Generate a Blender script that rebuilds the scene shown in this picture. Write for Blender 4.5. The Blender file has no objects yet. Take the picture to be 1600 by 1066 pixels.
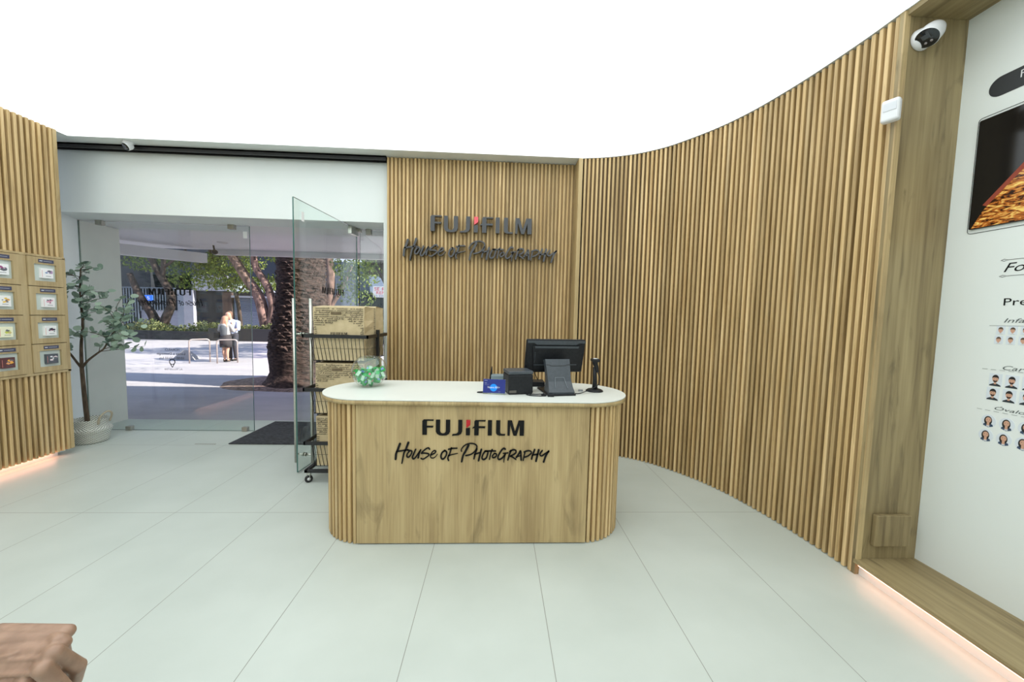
import bpy, bmesh, math, random
from mathutils import Vector, Matrix, Euler, noise as mnoise

C = bpy.context.scene.collection
S = bpy.context.scene
PI = math.pi
rnd = random.Random(7)

# ------------------------------------------------------------------ camera, world, sun, exposure
cd = bpy.data.cameras.new('camera'); cam = bpy.data.objects.new('camera', cd); C.objects.link(cam)
r_ = Vector((0.99880728, -0.04297853, 0.02317041)); u_ = Vector((-0.0202394, 0.06742142, 0.99751928)); f_ = Vector((0.04443409, 0.99679847, -0.06647115))
M = Matrix(((r_.x, u_.x, -f_.x, 0), (r_.y, u_.y, -f_.y, 0), (r_.z, u_.z, -f_.z, 1.4), (0, 0, 0, 1)))
cam.matrix_world = M
cd.sensor_width = 36; cd.lens = 36 * 560.47 / 1600; cd.clip_start = 0.02; cd.clip_end = 300
S.camera = cam
S.view_settings.view_transform = 'Standard'; S.view_settings.look = 'None'
S.view_settings.exposure = 0.0; S.view_settings.gamma = 1.0; S.view_settings.use_curve_mapping = False

w = bpy.data.worlds.new('world'); S.world = w; w.use_nodes = True
nt = w.node_tree; nt.nodes.clear()
out = nt.nodes.new('ShaderNodeOutputWorld'); bg = nt.nodes.new('ShaderNodeBackground')
tc = nt.nodes.new('ShaderNodeTexCoord'); sx = nt.nodes.new('ShaderNodeSeparateXYZ'); cr = nt.nodes.new('ShaderNodeValToRGB')
nt.links.new(tc.outputs['Generated'], sx.inputs[0]); nt.links.new(sx.outputs['Z'], cr.inputs[0])
cr.color_ramp.elements[0].color = (0.72, 0.75, 0.88, 1); cr.color_ramp.elements[1].color = (0.30, 0.42, 0.85, 1)
nt.links.new(cr.outputs[0], bg.inputs[0]); bg.inputs[1].default_value = 1.5
nt.links.new(bg.outputs[0], out.inputs[0])

sd = bpy.data.lights.new('sun', 'SUN'); sun = bpy.data.objects.new('sun', sd); C.objects.link(sun)
sd.energy = 14; sd.angle = 0.009; sd.color = (1.0, 0.87, 0.79)
sun.rotation_euler = Vector((-1.0, 0.10, -0.62)).to_track_quat('-Z', 'Y').to_euler()
CEIL_E = 2.2          # luminous ceiling

# ------------------------------------------------------------------ material helpers
def mat(name, col, rough=0.5, metal=0.0, spec=0.5, coat=0.0, emis=None, es=0.0):
    m = bpy.data.materials.new(name); m.use_nodes = True
    b = m.node_tree.nodes['Principled BSDF']
    b.inputs['Base Color'].default_value = (*col, 1); b.inputs['Roughness'].default_value = rough
    b.inputs['Metallic'].default_value = metal; b.inputs['Specular IOR Level'].default_value = spec
    b.inputs['Coat Weight'].default_value = coat; b.inputs['Coat Roughness'].default_value = 0.03
    if emis: b.inputs['Emission Color'].default_value = (*emis, 1); b.inputs['Emission Strength'].default_value = es
    return m
def nodes(m): return m.node_tree.nodes, m.node_tree.links, m.node_tree.nodes['Principled BSDF']
def noisy(name, c1, c2, scale=(8, 8, 8), rough=0.5, detail=4, bump=0.0, spec=0.5, c3=None, island=0.0, metal=0.0, ramp=(0.35, 0.65), bd=0.01):
    m = mat(name, c1, rough, metal, spec); N, L, b = nodes(m)
    tc = N.new('ShaderNodeTexCoord'); mp = N.new('ShaderNodeMapping'); mp.inputs['Scale'].default_value = scale
    n = N.new('ShaderNodeTexNoise'); n.inputs['Scale'].default_value = 1.0; n.inputs['Detail'].default_value = detail
    r = N.new('ShaderNodeValToRGB'); r.color_ramp.elements[0].position = ramp[0]; r.color_ramp.elements[1].position = ramp[1]
    r.color_ramp.elements[0].color = (*c1, 1); r.color_ramp.elements[1].color = (*c2, 1)
    if c3: e = r.color_ramp.elements.new((ramp[0] + ramp[1]) / 2); e.color = (*c3, 1)
    L.new(tc.outputs['Object'], mp.inputs[0]); L.new(mp.outputs[0], n.inputs['Vector']); L.new(n.outputs['Fac'], r.inputs[0])
    last = r.outputs[0]
    if island:
        g = N.new('ShaderNodeNewGeometry'); mr = N.new('ShaderNodeMapRange'); mr.inputs[3].default_value = 1 - island; mr.inputs[4].default_value = 1 + island
        L.new(g.outputs['Random Per Island'], mr.inputs[0])
        vm = N.new('ShaderNodeVectorMath'); vm.operation = 'SCALE'; L.new(last, vm.inputs[0]); L.new(mr.outputs[0], vm.inputs['Scale']); last = vm.outputs[0]
    L.new(last, b.inputs['Base Color'])
    if bump:
        bp = N.new('ShaderNodeBump'); bp.inputs['Strength'].default_value = bump; bp.inputs['Distance'].default_value = bd
        L.new(n.outputs['Fac'], bp.inputs['Height']); L.new(bp.outputs[0], b.inputs['Normal'])
    return m
def wood(name, dark, mid, light, grain=(55, 55, 1.6), broad=(6, 6, 0.7), rough=0.5, island=0.0, knots=0.35):
    """oak laminate: fine fibre noise over broad cathedral figure"""
    m = mat(name, mid, rough, 0, 0.35); N, L, b = nodes(m)
    tc = N.new('ShaderNodeTexCoord')
    src = tc.outputs['Object']
    if island:
        g = N.new('ShaderNodeNewGeometry'); ad = N.new('ShaderNodeVectorMath'); ad.operation = 'ADD'
        cx = N.new('ShaderNodeCombineXYZ'); ml = N.new('ShaderNodeMath'); ml.operation = 'MULTIPLY'; ml.inputs[1].default_value = 37.0
        L.new(g.outputs['Random Per Island'], ml.inputs[0]); L.new(ml.outputs[0], cx.inputs[2]); L.new(ml.outputs[0], cx.inputs[0])
        L.new(src, ad.inputs[0]); L.new(cx.outputs[0], ad.inputs[1]); src = ad.outputs[0]
    def nz(scale, detail, dist):
        mp = N.new('ShaderNodeMapping'); mp.inputs['Scale'].default_value = scale
        n = N.new('ShaderNodeTexNoise'); n.inputs['Scale'].default_value = 1; n.inputs['Detail'].default_value = detail; n.inputs['Distortion'].default_value = dist
        L.new(src, mp.inputs[0]); L.new(mp.outputs[0], n.inputs['Vector']); return n.outputs['Fac']
    f = nz(grain, 5, 0.3); bnd = nz(broad, 3, 0.8)
    ml = N.new('ShaderNodeMix'); ml.data_type = 'FLOAT'; ml.inputs[0].default_value = 0.55
    L.new(f, ml.inputs[2]); L.new(bnd, ml.inputs[3])
    r = N.new('ShaderNodeValToRGB'); e = r.color_ramp.elements
    e[0].position = 0.33; e[0].color = (*dark, 1); e[1].position = 0.66; e[1].color = (*light, 1)
    k = e.new(0.48); k.color = (*mid, 1)
    L.new(ml.outputs[0], r.inputs[0]); last = r.outputs[0]
    if knots:
        kn = nz((broad[0] * 1.3, broad[1] * 1.3, broad[2] * 2.2) if broad[2] < broad[0] else (broad[0] * 2.2, broad[1] * 1.3 if broad[1] > 2 else broad[1] * 2.2, broad[2] * 1.3), 6, 1.6)
        rr = N.new('ShaderNodeValToRGB'); rr.color_ramp.elements[0].position = 0.27; rr.color_ramp.elements[0].color = (1, 1, 1, 1); rr.color_ramp.elements[1].position = 0.42; rr.color_ramp.elements[1].color = (0, 0, 0, 1)
        L.new(kn, rr.inputs[0])
        km = N.new('ShaderNodeMath'); km.operation = 'MULTIPLY'; km.inputs[1].default_value = knots; L.new(rr.outputs[0], km.inputs[0])
        mx = N.new('ShaderNodeMix'); mx.data_type = 'RGBA'; L.new(km.outputs[0], mx.inputs[0]); L.new(last, mx.inputs[6]); mx.inputs[7].default_value = (dark[0] * .45, dark[1] * .45, dark[2] * .45, 1); last = mx.outputs[2]
    if island:
        mr = N.new('ShaderNodeMapRange'); mr.inputs[3].default_value = 1 - island; mr.inputs[4].default_value = 1 + island
        L.new(g.outputs['Random Per Island'], mr.inputs[0])
        vm = N.new('ShaderNodeVectorMath'); vm.operation = 'SCALE'; L.new(last, vm.inputs[0]); L.new(mr.outputs[0], vm.inputs['Scale']); last = vm.outputs[0]
    L.new(last, b.inputs['Base Color'])
    bp = N.new('ShaderNodeBump'); bp.inputs['Strength'].default_value = 0.12; bp.inputs['Distance'].default_value = 0.002
    L.new(f, bp.inputs['Height']); L.new(bp.outputs[0], b.inputs['Normal'])
    return m
def glassmat(name, tint=(0.93, 0.97, 0.955), ior=1.5):
    m = bpy.data.materials.new(name); m.use_nodes = True; N = m.node_tree.nodes; L = m.node_tree.links; N.clear()
    o = N.new('ShaderNodeOutputMaterial'); t = N.new('ShaderNodeBsdfTransparent'); g = N.new('ShaderNodeBsdfGlossy'); mx = N.new('ShaderNodeMixShader'); lw = N.new('ShaderNodeLayerWeight'); lw.inputs[0].default_value = 0.5; p5 = N.new('ShaderNodeMath'); p5.operation = 'POWER'; p5.inputs[1].default_value = 5; fr = N.new('ShaderNodeMath'); fr.operation = 'MULTIPLY_ADD'; f0 = ((ior - 1) / (ior + 1)) ** 2; fr.inputs[1].default_value = 1 - f0; fr.inputs[2].default_value = f0; L.new(lw.outputs['Facing'], p5.inputs[0]); L.new(p5.outputs[0], fr.inputs[0])
    t.inputs[0].default_value = (*tint, 1); g.inputs['Roughness'].default_value = 0.005; g.inputs[0].default_value = (1, 1, 1, 1)
    L.new(fr.outputs[0], mx.inputs[0]); L.new(t.outputs[0], mx.inputs[1]); L.new(g.outputs[0], mx.inputs[2]); L.new(mx.outputs[0], o.inputs[0]); return m
def leafmat(name, c1, c2, scale=3, rough=0.5, trans=0.3):
    m = bpy.data.materials.new(name); m.use_nodes = True; N, L, b = nodes(m)
    g = N.new('ShaderNodeNewGeometry'); r = N.new('ShaderNodeValToRGB')
    r.color_ramp.elements[0].color = (*c1, 1); r.color_ramp.elements[1].color = (*c2, 1)
    L.new(g.outputs['Random Per Island'], r.inputs[0]); L.new(r.outputs[0], b.inputs['Base Color']); b.inputs['Roughness'].default_value = rough
    t = N.new('ShaderNodeBsdfTranslucent'); L.new(r.outputs[0], t.inputs[0]); mx = N.new('ShaderNodeMixShader'); mx.inputs[0].default_value = trans
    L.new(b.outputs[0], mx.inputs[1]); L.new(t.outputs[0], mx.inputs[2]); L.new(mx.outputs[0], N['Material Output'].inputs[0]); return m

# ------------------------------------------------------------------ mesh builder
class MB:
    def __init__(s): s.v = []; s.f = []; s.mi = []; s.sm = []; s.cur = 0
    def add(s, vs, fs, smooth=False, mi=None):
        o = len(s.v); s.v += [tuple(v) for v in vs]
        for f in fs: s.f.append(tuple(i + o for i in f)); s.mi.append(s.cur if mi is None else mi); s.sm.append(smooth)
        return s
    def box(s, a, b, M=None, mi=None):
        x0, y0, z0 = a; x1, y1, z1 = b
        vs = [(x0, y0, z0), (x1, y0, z0), (x1, y1, z0), (x0, y1, z0), (x0, y0, z1), (x1, y0, z1), (x1, y1, z1), (x0, y1, z1)]
        if M is not None: vs = [M @ Vector(v) for v in vs]
        return s.add(vs, [(0, 3, 2, 1), (4, 5, 6, 7), (0, 1, 5, 4), (1, 2, 6, 5), (2, 3, 7, 6), (3, 0, 4, 7)], mi=mi)
    def bbox(s, a, b, r=0.004, M=None, mi=None, seg=2):
        """bevelled box"""
        bm = bmesh.new(); bmesh.ops.create_cube(bm, size=1)
        c = [(a[i] + b[i]) / 2 for i in range(3)]; d = [abs(b[i] - a[i]) for i in range(3)]
        for v in bm.verts: v.co = Vector((c[0] + v.co.x * d[0], c[1] + v.co.y * d[1], c[2] + v.co.z * d[2]))
        r = min(r, min(d) * 0.45)
        bmesh.ops.bevel(bm, geom=bm.edges[:], offset=r, segments=seg, affect='EDGES', profile=0.5)
        bm.verts.ensure_lookup_table()
        vs = [(M @ v.co if M is not None else v.co.copy()) for v in bm.verts]
        fs = [[v.index for v in f.verts] for f in bm.faces]; bm.free()
        return s.add(vs, fs, mi=mi)
    def prism(s, poly, z0, z1, M=None, mi=None, smooth=False):
        """poly in xy extruded along z, caps triangulated"""
        n = len(poly); A = sum(poly[i][0] * poly[(i + 1) % n][1] - poly[(i + 1) % n][0] * poly[i][1] for i in range(n))
        if A < 0: poly = poly[::-1]
        vs = [Vector((p[0], p[1], z0)) for p in poly] + [Vector((p[0], p[1], z1)) for p in poly]
        from mathutils.geometry import tessellate_polygon
        tr = tessellate_polygon([[Vector((p[0], p[1], 0)) for p in poly]])
        fs = []
        for t in tr:
            a, b, c = t; cr = (poly[b][0] - poly[a][0]) * (poly[c][1] - poly[a][1]) - (poly[b][1] - poly[a][1]) * (poly[c][0] - poly[a][0])
            if cr < 0: a, c = c, a
            fs.append((c, b, a)); fs.append((a + n, b + n, c + n))
        if M is not None: vs = [M @ v for v in vs]
        s.add(vs, fs, mi=mi)
        o = len(s.v) - 2 * n
        for i in range(n):
            j = (i + 1) % n; s.f.append((o + i, o + j, o + j + n, o + i + n)); s.mi.append(s.cur if mi is None else mi); s.sm.append(smooth)
        return s
    def tube(s, pts, r, n=8, caps=True, mi=None, closed=False, flat=None):
        pts = [Vector(p) for p in pts]; R = r if isinstance(r, (list, tuple)) else [r] * len(pts)
        rings = []; up = None; m = len(pts)
        for i, p in enumerate(pts):
            a = pts[(i - 1) % m] if closed or i > 0 else pts[0]; b = pts[(i + 1) % m] if closed or i < m - 1 else pts[-1]
            d = (b - a).normalized() if (b - a).length > 1e-9 else Vector((0, 0, 1))
            if up is None: up = d.orthogonal().normalized()
            up = (up - d * up.dot(d))
            up = up.normalized() if up.length > 1e-6 else d.orthogonal().normalized()
            sd = d.cross(up)
            rings.append([p + (up * math.cos(2 * PI * k / n) + sd * math.sin(2 * PI * k / n)) * R[i] for k in range(n)])
        vs = [v for ring in rings for v in ring]; fs = []
        for i in range(m if closed else m - 1):
            j = (i + 1) % m
            for k in range(n): fs.append((i * n + k, i * n + (k + 1) % n, j * n + (k + 1) % n, j * n + k))
        s.add(vs, fs, True, mi)
        if caps and not closed:
            o = len(s.v) - len(vs)
            s.f.append(tuple(o + k for k in range(n))[::-1]); s.mi.append(s.cur if mi is None else mi); s.sm.append(False)
            s.f.append(tuple(o + (m - 1) * n + k for k in range(n))); s.mi.append(s.cur if mi is None else mi); s.sm.append(False)
        return s
    def lathe(s, prof, n=32, c=(0, 0, 0), M=None, mi=None, smooth=True):
        vs = []; fs = []
        for (r, z) in prof:
            for k in range(n): vs.append(Vector((c[0] + r * math.cos(2 * PI * k / n), c[1] + r * math.sin(2 * PI * k / n), c[2] + z)))
        for i in range(len(prof) - 1):
            for k in range(n): fs.append((i * n + k, i * n + (k + 1) % n, (i + 1) * n + (k + 1) % n, (i + 1) * n + k))
        if M is not None: vs = [M @ v for v in vs]
        return s.add(vs, fs, smooth, mi)
    def ball(s, c, r, n=12, m=8, M=None, mi=None):
        r = r if isinstance(r, (tuple, list)) else (r, r, r); c = Vector(c); vs = []; fs = []
        for i in range(m + 1):
            t = PI * i / m
            for k in range(n):
                p = Vector((r[0] * math.sin(t) * math.cos(2 * PI * k / n), r[1] * math.sin(t) * math.sin(2 * PI * k / n), r[2] * math.cos(t)))
                vs.append(c + (M @ p if M is not None else p))
        for i in range(m):
            for k in range(n): fs.append((i * n + k, (i + 1) * n + k, (i + 1) * n + (k + 1) % n, i * n + (k + 1) % n))
        return s.add(vs, fs, True, mi)
    def build(s, name, mats, parent=None):
        me = bpy.data.meshes.new(name); me.from_pydata(s.v, [], s.f)
        mats = mats if isinstance(mats, (list, tuple)) else [mats]
        for m in mats: me.materials.append(m)
        for p, i, q in zip(me.polygons, s.mi, s.sm): p.material_index = i; p.use_smooth = q
        me.validate(); me.update()
        o = bpy.data.objects.new(name, me); C.objects.link(o)
        if parent is not None: o.parent = parent; o.matrix_parent_inverse = parent.matrix_basis.inverted()
        return o
def tag(o, label=None, cat=None, group=None, kind=None):
    if label: o['label'] = label
    if cat: o['category'] = cat
    if group: o['group'] = group
    if kind: o['kind'] = kind
    return o
def struct(o, label=None):
    o['kind'] = 'structure'
    if label: o['label'] = label
    return o
def thing(name, label, cat, loc=(0, 0, 0), group=None):
    o = bpy.data.objects.new(name, None); C.objects.link(o); o.location = loc; o.empty_display_size = 0.1
    return tag(o, label, cat, group)
def spline(pts, step=8):
    P = [Vector(p) for p in pts]; o = []
    for i in range(len(P) - 1):
        a = P[max(i - 1, 0)]; b = P[i]; c = P[i + 1]; d = P[min(i + 2, len(P) - 1)]
        for k in range(step):
            t = k / step; o.append(0.5 * ((2 * b) + (c - a) * t + (2 * a - 5 * b + 4 * c - d) * t * t + (3 * b - a - 3 * c + d) * t ** 3))
    o.append(P[-1]); return o
def resample(P, step):
    P = [Vector(p) for p in P]; o = [(P[0], (P[1] - P[0]).normalized())]; need = step
    for a, b in zip(P, P[1:]):
        L = (b - a).length; t = need
        while t <= L: o.append((a + (b - a) * (t / L), (b - a).normalized())); t += step
        need = t - L
    return o
FACE_NEG_Y = Matrix(((1, 0, 0, 0), (0, 0, -1, 0), (0, 1, 0, 0), (0, 0, 0, 1)))     # xy drawing -> xz wall, extrude toward -y
def text_poly(txt, height, width=None, extrude=0.0005, shear=0.0, M=Matrix.Identity(4), align='LEFT', mirror=False, spacing=1.0):
    cu = bpy.data.curves.new('t', 'FONT'); cu.body = txt; cu.size = 1; cu.extrude = 0; cu.align_x = align; cu.shear = shear; cu.space_character = spacing; cu.resolution_u = 3
    o = bpy.data.objects.new('t', cu); C.objects.link(o); bpy.context.view_layer.update()
    me = o.to_mesh(); vs = [v.co.copy() for v in me.vertices]; fs = [tuple(p.vertices) for p in me.polygons]; o.to_mesh_clear()
    bpy.data.objects.remove(o); bpy.data.curves.remove(cu)
    if not vs: return [], []
    x0 = min(v.x for v in vs); x1 = max(v.x for v in vs); y0 = min(v.y for v in vs); y1 = max(v.y for v in vs)
    if width is None: sx = sy = height / 0.72
    else: sx = width / (x1 - x0); sy = height / (y1 - y0)
    outv = []
    for v in vs:
        x = (v.x - (x0 if width else 0)) * sx; y = (v.y - (y0 if width else 0)) * sy
        if mirror: x = -x
        outv.append(M @ Vector((x, y, extrude)))
    return outv, fs

# ------------------------------------------------------------------ materials
M_slat = wood('oak_slat', (0.335, 0.215, 0.09), (0.51, 0.355, 0.165), (0.70, 0.52, 0.28), grain=(70, 70, 1.5), broad=(14, 14, 0.8), island=0.18, knots=0.3)
M_slatback = wood('oak_groove_deep_shade', (0.13, 0.08, 0.03), (0.18, 0.115, 0.046), (0.24, 0.155, 0.068), grain=(70, 70, 1.5), knots=0.2)  # slat oak darkened: the shade between slats is put into the colour
M_slatback2 = wood('oak_groove_soft_shade', (0.27, 0.175, 0.075), (0.38, 0.26, 0.12), (0.47, 0.33, 0.165), grain=(70, 70, 1.5), knots=0.2)  # milder painted groove shade, for the wall seen head-on
M_panel = wood('oak_panel', (0.335, 0.235, 0.112), (0.445, 0.325, 0.16), (0.55, 0.42, 0.22), grain=(110, 110, 2.6), broad=(7, 7, 0.9), knots=0.5)
M_niche = wood('oak_niche', (0.17, 0.125, 0.062), (0.29, 0.222, 0.112), (0.40, 0.315, 0.165), grain=(45, 45, 1.3), broad=(8, 8, 0.9), knots=0.55)
M_bench = wood('oak_bench', (0.17, 0.125, 0.062), (0.29, 0.222, 0.112), (0.40, 0.315, 0.165), grain=(45, 1.3, 45), broad=(8, 0.9, 8), knots=0.5)
M_cab = wood('oak_cabinet', (0.36, 0.26, 0.13), (0.46, 0.345, 0.18), (0.55, 0.43, 0.24), grain=(60, 60, 2), broad=(9, 9, 1), knots=0.1)
M_white = noisy('white_paint', (0.74, 0.785, 0.775), (0.76, 0.80, 0.79), (3, 3, 3), 0.6)
M_wallprint = noisy('printed_wall_vinyl', (0.78, 0.83, 0.81), (0.82, 0.855, 0.84), (1.2, 1.2, 1.2), 0.55)
M_grey = mat('shadow_gap', (0.12, 0.125, 0.12), 0.6)
M_black = mat('black_metal', (0.012, 0.012, 0.013), 0.4)
M_blackpl = noisy('black_plastic', (0.009, 0.010, 0.012), (0.014, 0.015, 0.018), (60, 60, 60), 0.45, spec=0.28)
M_greypl = noisy('dark_grey_plastic', (0.045, 0.055, 0.065), (0.055, 0.065, 0.078), (60, 60, 60), 0.4)
M_acryl = mat('black_acrylic', (0.012, 0.016, 0.020), 0.08, 0, 0.55, 0.25)
M_decal = mat('black_letter_matte', (0.008, 0.008, 0.008), 0.6, 0, 0.15)
M_redacr = mat('red_acrylic', (0.75, 0.03, 0.06), 0.15, 0, 0.6, 0.6)
M_red = mat('red_letter', (0.45, 0.006, 0.012), 0.45)
M_counter = noisy('white_laminate', (0.69, 0.71, 0.665), (0.72, 0.74, 0.69), (4, 4, 4), 0.35)
M_glass = glassmat('clear_glass')
M_bowlglass = glassmat('bowl_glass', (0.955, 0.975, 0.97), 1.62)
M_gedge = mat('glass_edge', (0.035, 0.12, 0.105), 0.15, 0, 0.7)
M_steel = noisy('brushed_steel', (0.55, 0.55, 0.50), (0.62, 0.62, 0.57), (4, 4, 60), 0.32, metal=1.0)
M_clip = noisy('satin_clip', (0.38, 0.36, 0.31), (0.44, 0.42, 0.37), (30, 30, 30), 0.4, metal=0.8)
M_kraft = noisy('kraft_paper', (0.53, 0.42, 0.245), (0.60, 0.485, 0.295), (25, 25, 25), 0.75, bump=0.12)
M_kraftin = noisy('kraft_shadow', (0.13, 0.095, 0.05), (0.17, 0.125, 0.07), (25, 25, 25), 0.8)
M_ink = mat('dark_ink', (0.035, 0.028, 0.02), 0.7)
M_whitepl = noisy('white_plastic', (0.74, 0.75, 0.77), (0.78, 0.79, 0.81), (20, 20, 20), 0.35)
M_mat_ = noisy('rubber_mat', (0.012, 0.013, 0.016), (0.05, 0.053, 0.06), (26, 60, 26), 0.8, bump=0.8)
M_bark = noisy('brown_bark', (0.05, 0.032, 0.018), (0.11, 0.075, 0.045), (40, 40, 9), 0.8, bump=0.6)
M_leaf = leafmat('eucalyptus_leaf', (0.10, 0.17, 0.135), (0.42, 0.54, 0.42), trans=0.2)
def led(name, col, st):
    m = bpy.data.materials.new(name); m.use_nodes = True; N = m.node_tree.nodes; L = m.node_tree.links; N.clear()
    o = N.new('ShaderNodeOutputMaterial'); e = N.new('ShaderNodeEmission'); e.inputs[0].default_value = (*col, 1); e.inputs[1].default_value = st; L.new(e.outputs[0], o.inputs[0]); return m
M_ceil = led('luminous_membrane', (0.94, 1.0, 0.995), CEIL_E)
M_led = led('warm_led', (1.0, 0.44, 0.29), 9)

# ------------------------------------------------------------------ setting: floor, ceiling, walls
m = noisy('porcelain_tile', (0.50, 0.545, 0.505), (0.565, 0.61, 0.57), (1.3, 1.6, 1), 0.34, detail=8, spec=0.4)
N, L, b = nodes(m)
tcn = [n for n in N if n.type == 'TEX_COORD'][0]; rampn = [n for n in N if n.type == 'VALTORGB'][0]
mp = N.new('ShaderNodeMapping'); mp.inputs['Location'].default_value = (-0.259 + 0.6115 * 20, -2.487 + 1.283 * 10, 0)
br = N.new('ShaderNodeTexBrick'); br.offset = 0; br.inputs['Scale'].default_value = 1; br.inputs['Brick Width'].default_value = 0.6115; br.inputs['Row Height'].default_value = 1.283
br.inputs['Mortar Size'].default_value = 0.0017; br.inputs['Mortar Smooth'].default_value = 0.1; br.inputs['Mortar'].default_value = (0.26, 0.265, 0.235, 1)
L.new(tcn.outputs['Object'], mp.inputs[0]); L.new(mp.outputs[0], br.inputs['Vector'])
L.new(rampn.outputs[0], br.inputs['Color1']); L.new(rampn.outputs[0], br.inputs['Color2']); L.new(br.outputs['Color'], b.inputs['Base Color'])
M_floor = m
struct(MB().box((-4.9, -3.2, -0.4), (2.6, 4.667, 0)).build('floor', M_floor), 'pale grey green porcelain tile floor of the shop')

CURVE = [(2.045, 1.80), (2.04, 1.86), (2.035, 2.0), (2.02, 2.16), (1.995, 2.35), (1.955, 2.55), (1.90, 2.75), (1.815, 2.95), (1.705, 3.13), (1.56, 3.32), (1.42, 3.44), (1.27, 3.53), (1.07, 3.605), (0.84, 3.652)]
curve = spline([(x, y, 0) for x, y in CURVE], 8)
# luminous ceiling membrane + plaster rim
poly = [(-4.03, -3.0), (-4.03, 3.64), (0.83, 3.645)] + [(p.x - 0.012, p.y - 0.006) for p in reversed(curve)] + [(2.03, -3.0)]
struct(MB().prism(poly, 2.992, 3.0).build('ceiling', M_ceil), 'bright white luminous stretch ceiling')
struct(MB().box((-4.9, -3.2, 3.001), (2.6, 4.3, 3.12)).build('ceiling_rim', M_white), 'plain white plaster rim of the ceiling')

def slat_run(mb, pts, w, d, z0, z1, pitch, side=1, zr=None):
    """slats along a polyline; front faces on the line, bodies behind (left normal * side)"""
    for p, t in resample(pts, pitch):
        n = Vector((-t.y, t.x, 0)) * side; ch = w * 0.14
        a = p - t * (w / 2); bq = p + t * (w / 2)
        pl = [a + n * d, a + n * ch, a + t * ch, bq - t * ch, bq + n * ch, bq + n * d]
        za = z0; zb = z1
        mb.prism([(q.x, q.y) for q in pl], za, zb)
    return mb
def ribbon_wall(mb, pts, t0, t1, z0, z1, side=1):
    pts = [Vector(p) for p in pts]; m = len(pts); nn = []
    for i, p in enumerate(pts):
        t = (pts[min(i + 1, m - 1)] - pts[max(i - 1, 0)]).normalized(); nn.append(Vector((-t.y, t.x, 0)) * side)
    poly = [(p.x + n.x * t0, p.y + n.y * t0) for p, n in zip(pts, nn)] + [(p.x + n.x * t1, p.y + n.y * t1) for p, n in reversed(list(zip(pts, nn)))]
    return mb.prism(poly, z0, z1)
# curved wall (right). travelling from near end to far end, room lies on the left -> bodies go to the right: side=-1
wc = ribbon_wall(MB(), curve[8:], 0.031, 0.07, 0.0, 3.0, -1).build('wall_right_curved', M_slatback)
struct(wc, 'curved wall of oak slats sweeping behind the counter on the right')
slat_run(MB(), curve[9:], 0.0205, 0.034, 0.004, 2.99, 0.0392, -1).build('slats', M_slat, wc)
MB().bbox((0.789, 3.645, 0.0), (0.829, 3.87, 2.995), 0.002).build('end_post', M_panel, wc)
# logo wall
wb = MB().box((-1.15, 3.838, 0), (0.79, 3.875, 3.0)).build('wall_back', M_slatback2)
struct(wb, 'straight wall of oak slats that carries the raised sign')
slat_run(MB(), [(-1.134, 3.812, 0), (0.785, 3.812, 0)], 0.021, 0.027, 0.004, 2.992, 0.0394, 1).build('slats', M_slat, wb)
# bulkhead over the entrance and jamb
struct(MB().box((-4.9, 3.9, 2.36), (-1.15, 4.26, 3.0)).build('wall_entrance', M_white), 'white bulkhead wall over the glass entrance')
struct(MB().box((-1.205, 3.9, 0), (-1.15, 4.26, 2.36)).build('trim_1', M_white), 'narrow white jamb beside the slatted wall')
struct(MB().prism([(-4.30, 3.60), (-4.64, 4.24), (-4.9, 4.24), (-4.9, 3.60)], 0, 2.36).build('wall_side', M_white), 'white side wall behind the potted tree')
tr = MB().box((-4.6, 3.80, 2.956), (-1.152, 3.812, 2.999)).box((-4.6, 3.86, 2.956), (-1.152, 3.872, 2.999)).box((-4.6, 3.80, 2.985), (-1.152, 3.872, 2.999)).build('ceiling_track', M_black)
tag(tr, 'long black track along the ceiling over the glass entrance', 'track')
# left wall
LX = -4.01
wl = MB().box((LX - 0.16, 0.0, 0.065), (LX - 0.042, 3.50, 3.0)).build('wall_left', M_slatback); struct(wl, 'left wall of oak slats with the glowing foot')
sl = MB(); yy = 3.505 - 0.012
while yy > 1.2:
    for (z0, z1) in ((0.06, 0.795), (1.85, 2.992)):
        if yy < 2.60: z0, z1 = (0.06, 2.992)
        w2 = 0.0105; pl = [(LX - 0.044, yy - w2), (LX - 0.003, yy - w2), (LX, yy - w2 + .003), (LX, yy + w2 - .003), (LX - 0.003, yy + w2), (LX - 0.044, yy + w2)]
        sl.prism(pl, z0, z1)
        if yy < 2.60: break
    yy -= 0.0392
sl.build('slats', M_slat, wl)
MB().bbox((LX - 0.2, 3.506, 0.06), (LX + 0.004, 3.535, 2.998), 0.002).build('end_post', M_panel, wl)
struct(MB().box((LX - 0.16, 0.0, 0.0), (LX - 0.09, 3.48, 0.065)).build('baseboard_left', M_white), 'recessed pale plinth under the left slatted wall')
struct(MB().box((-4.9, -3.2, 0), (LX - 0.161, 3.6, 3.0)).build('wall_left_backing', M_white))
le = MB().box((LX - 0.085, 0.3, 0.050), (LX - 0.060, 3.44, 0.060)).build('led_strip', M_led); tag(le, 'warm glowing light strip under the left slatted wall', 'light strip')
struct(MB().box((-4.9, -3.3, 0), (2.6, -3.2, 3.0)).build('wall_behind', M_white))
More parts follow.
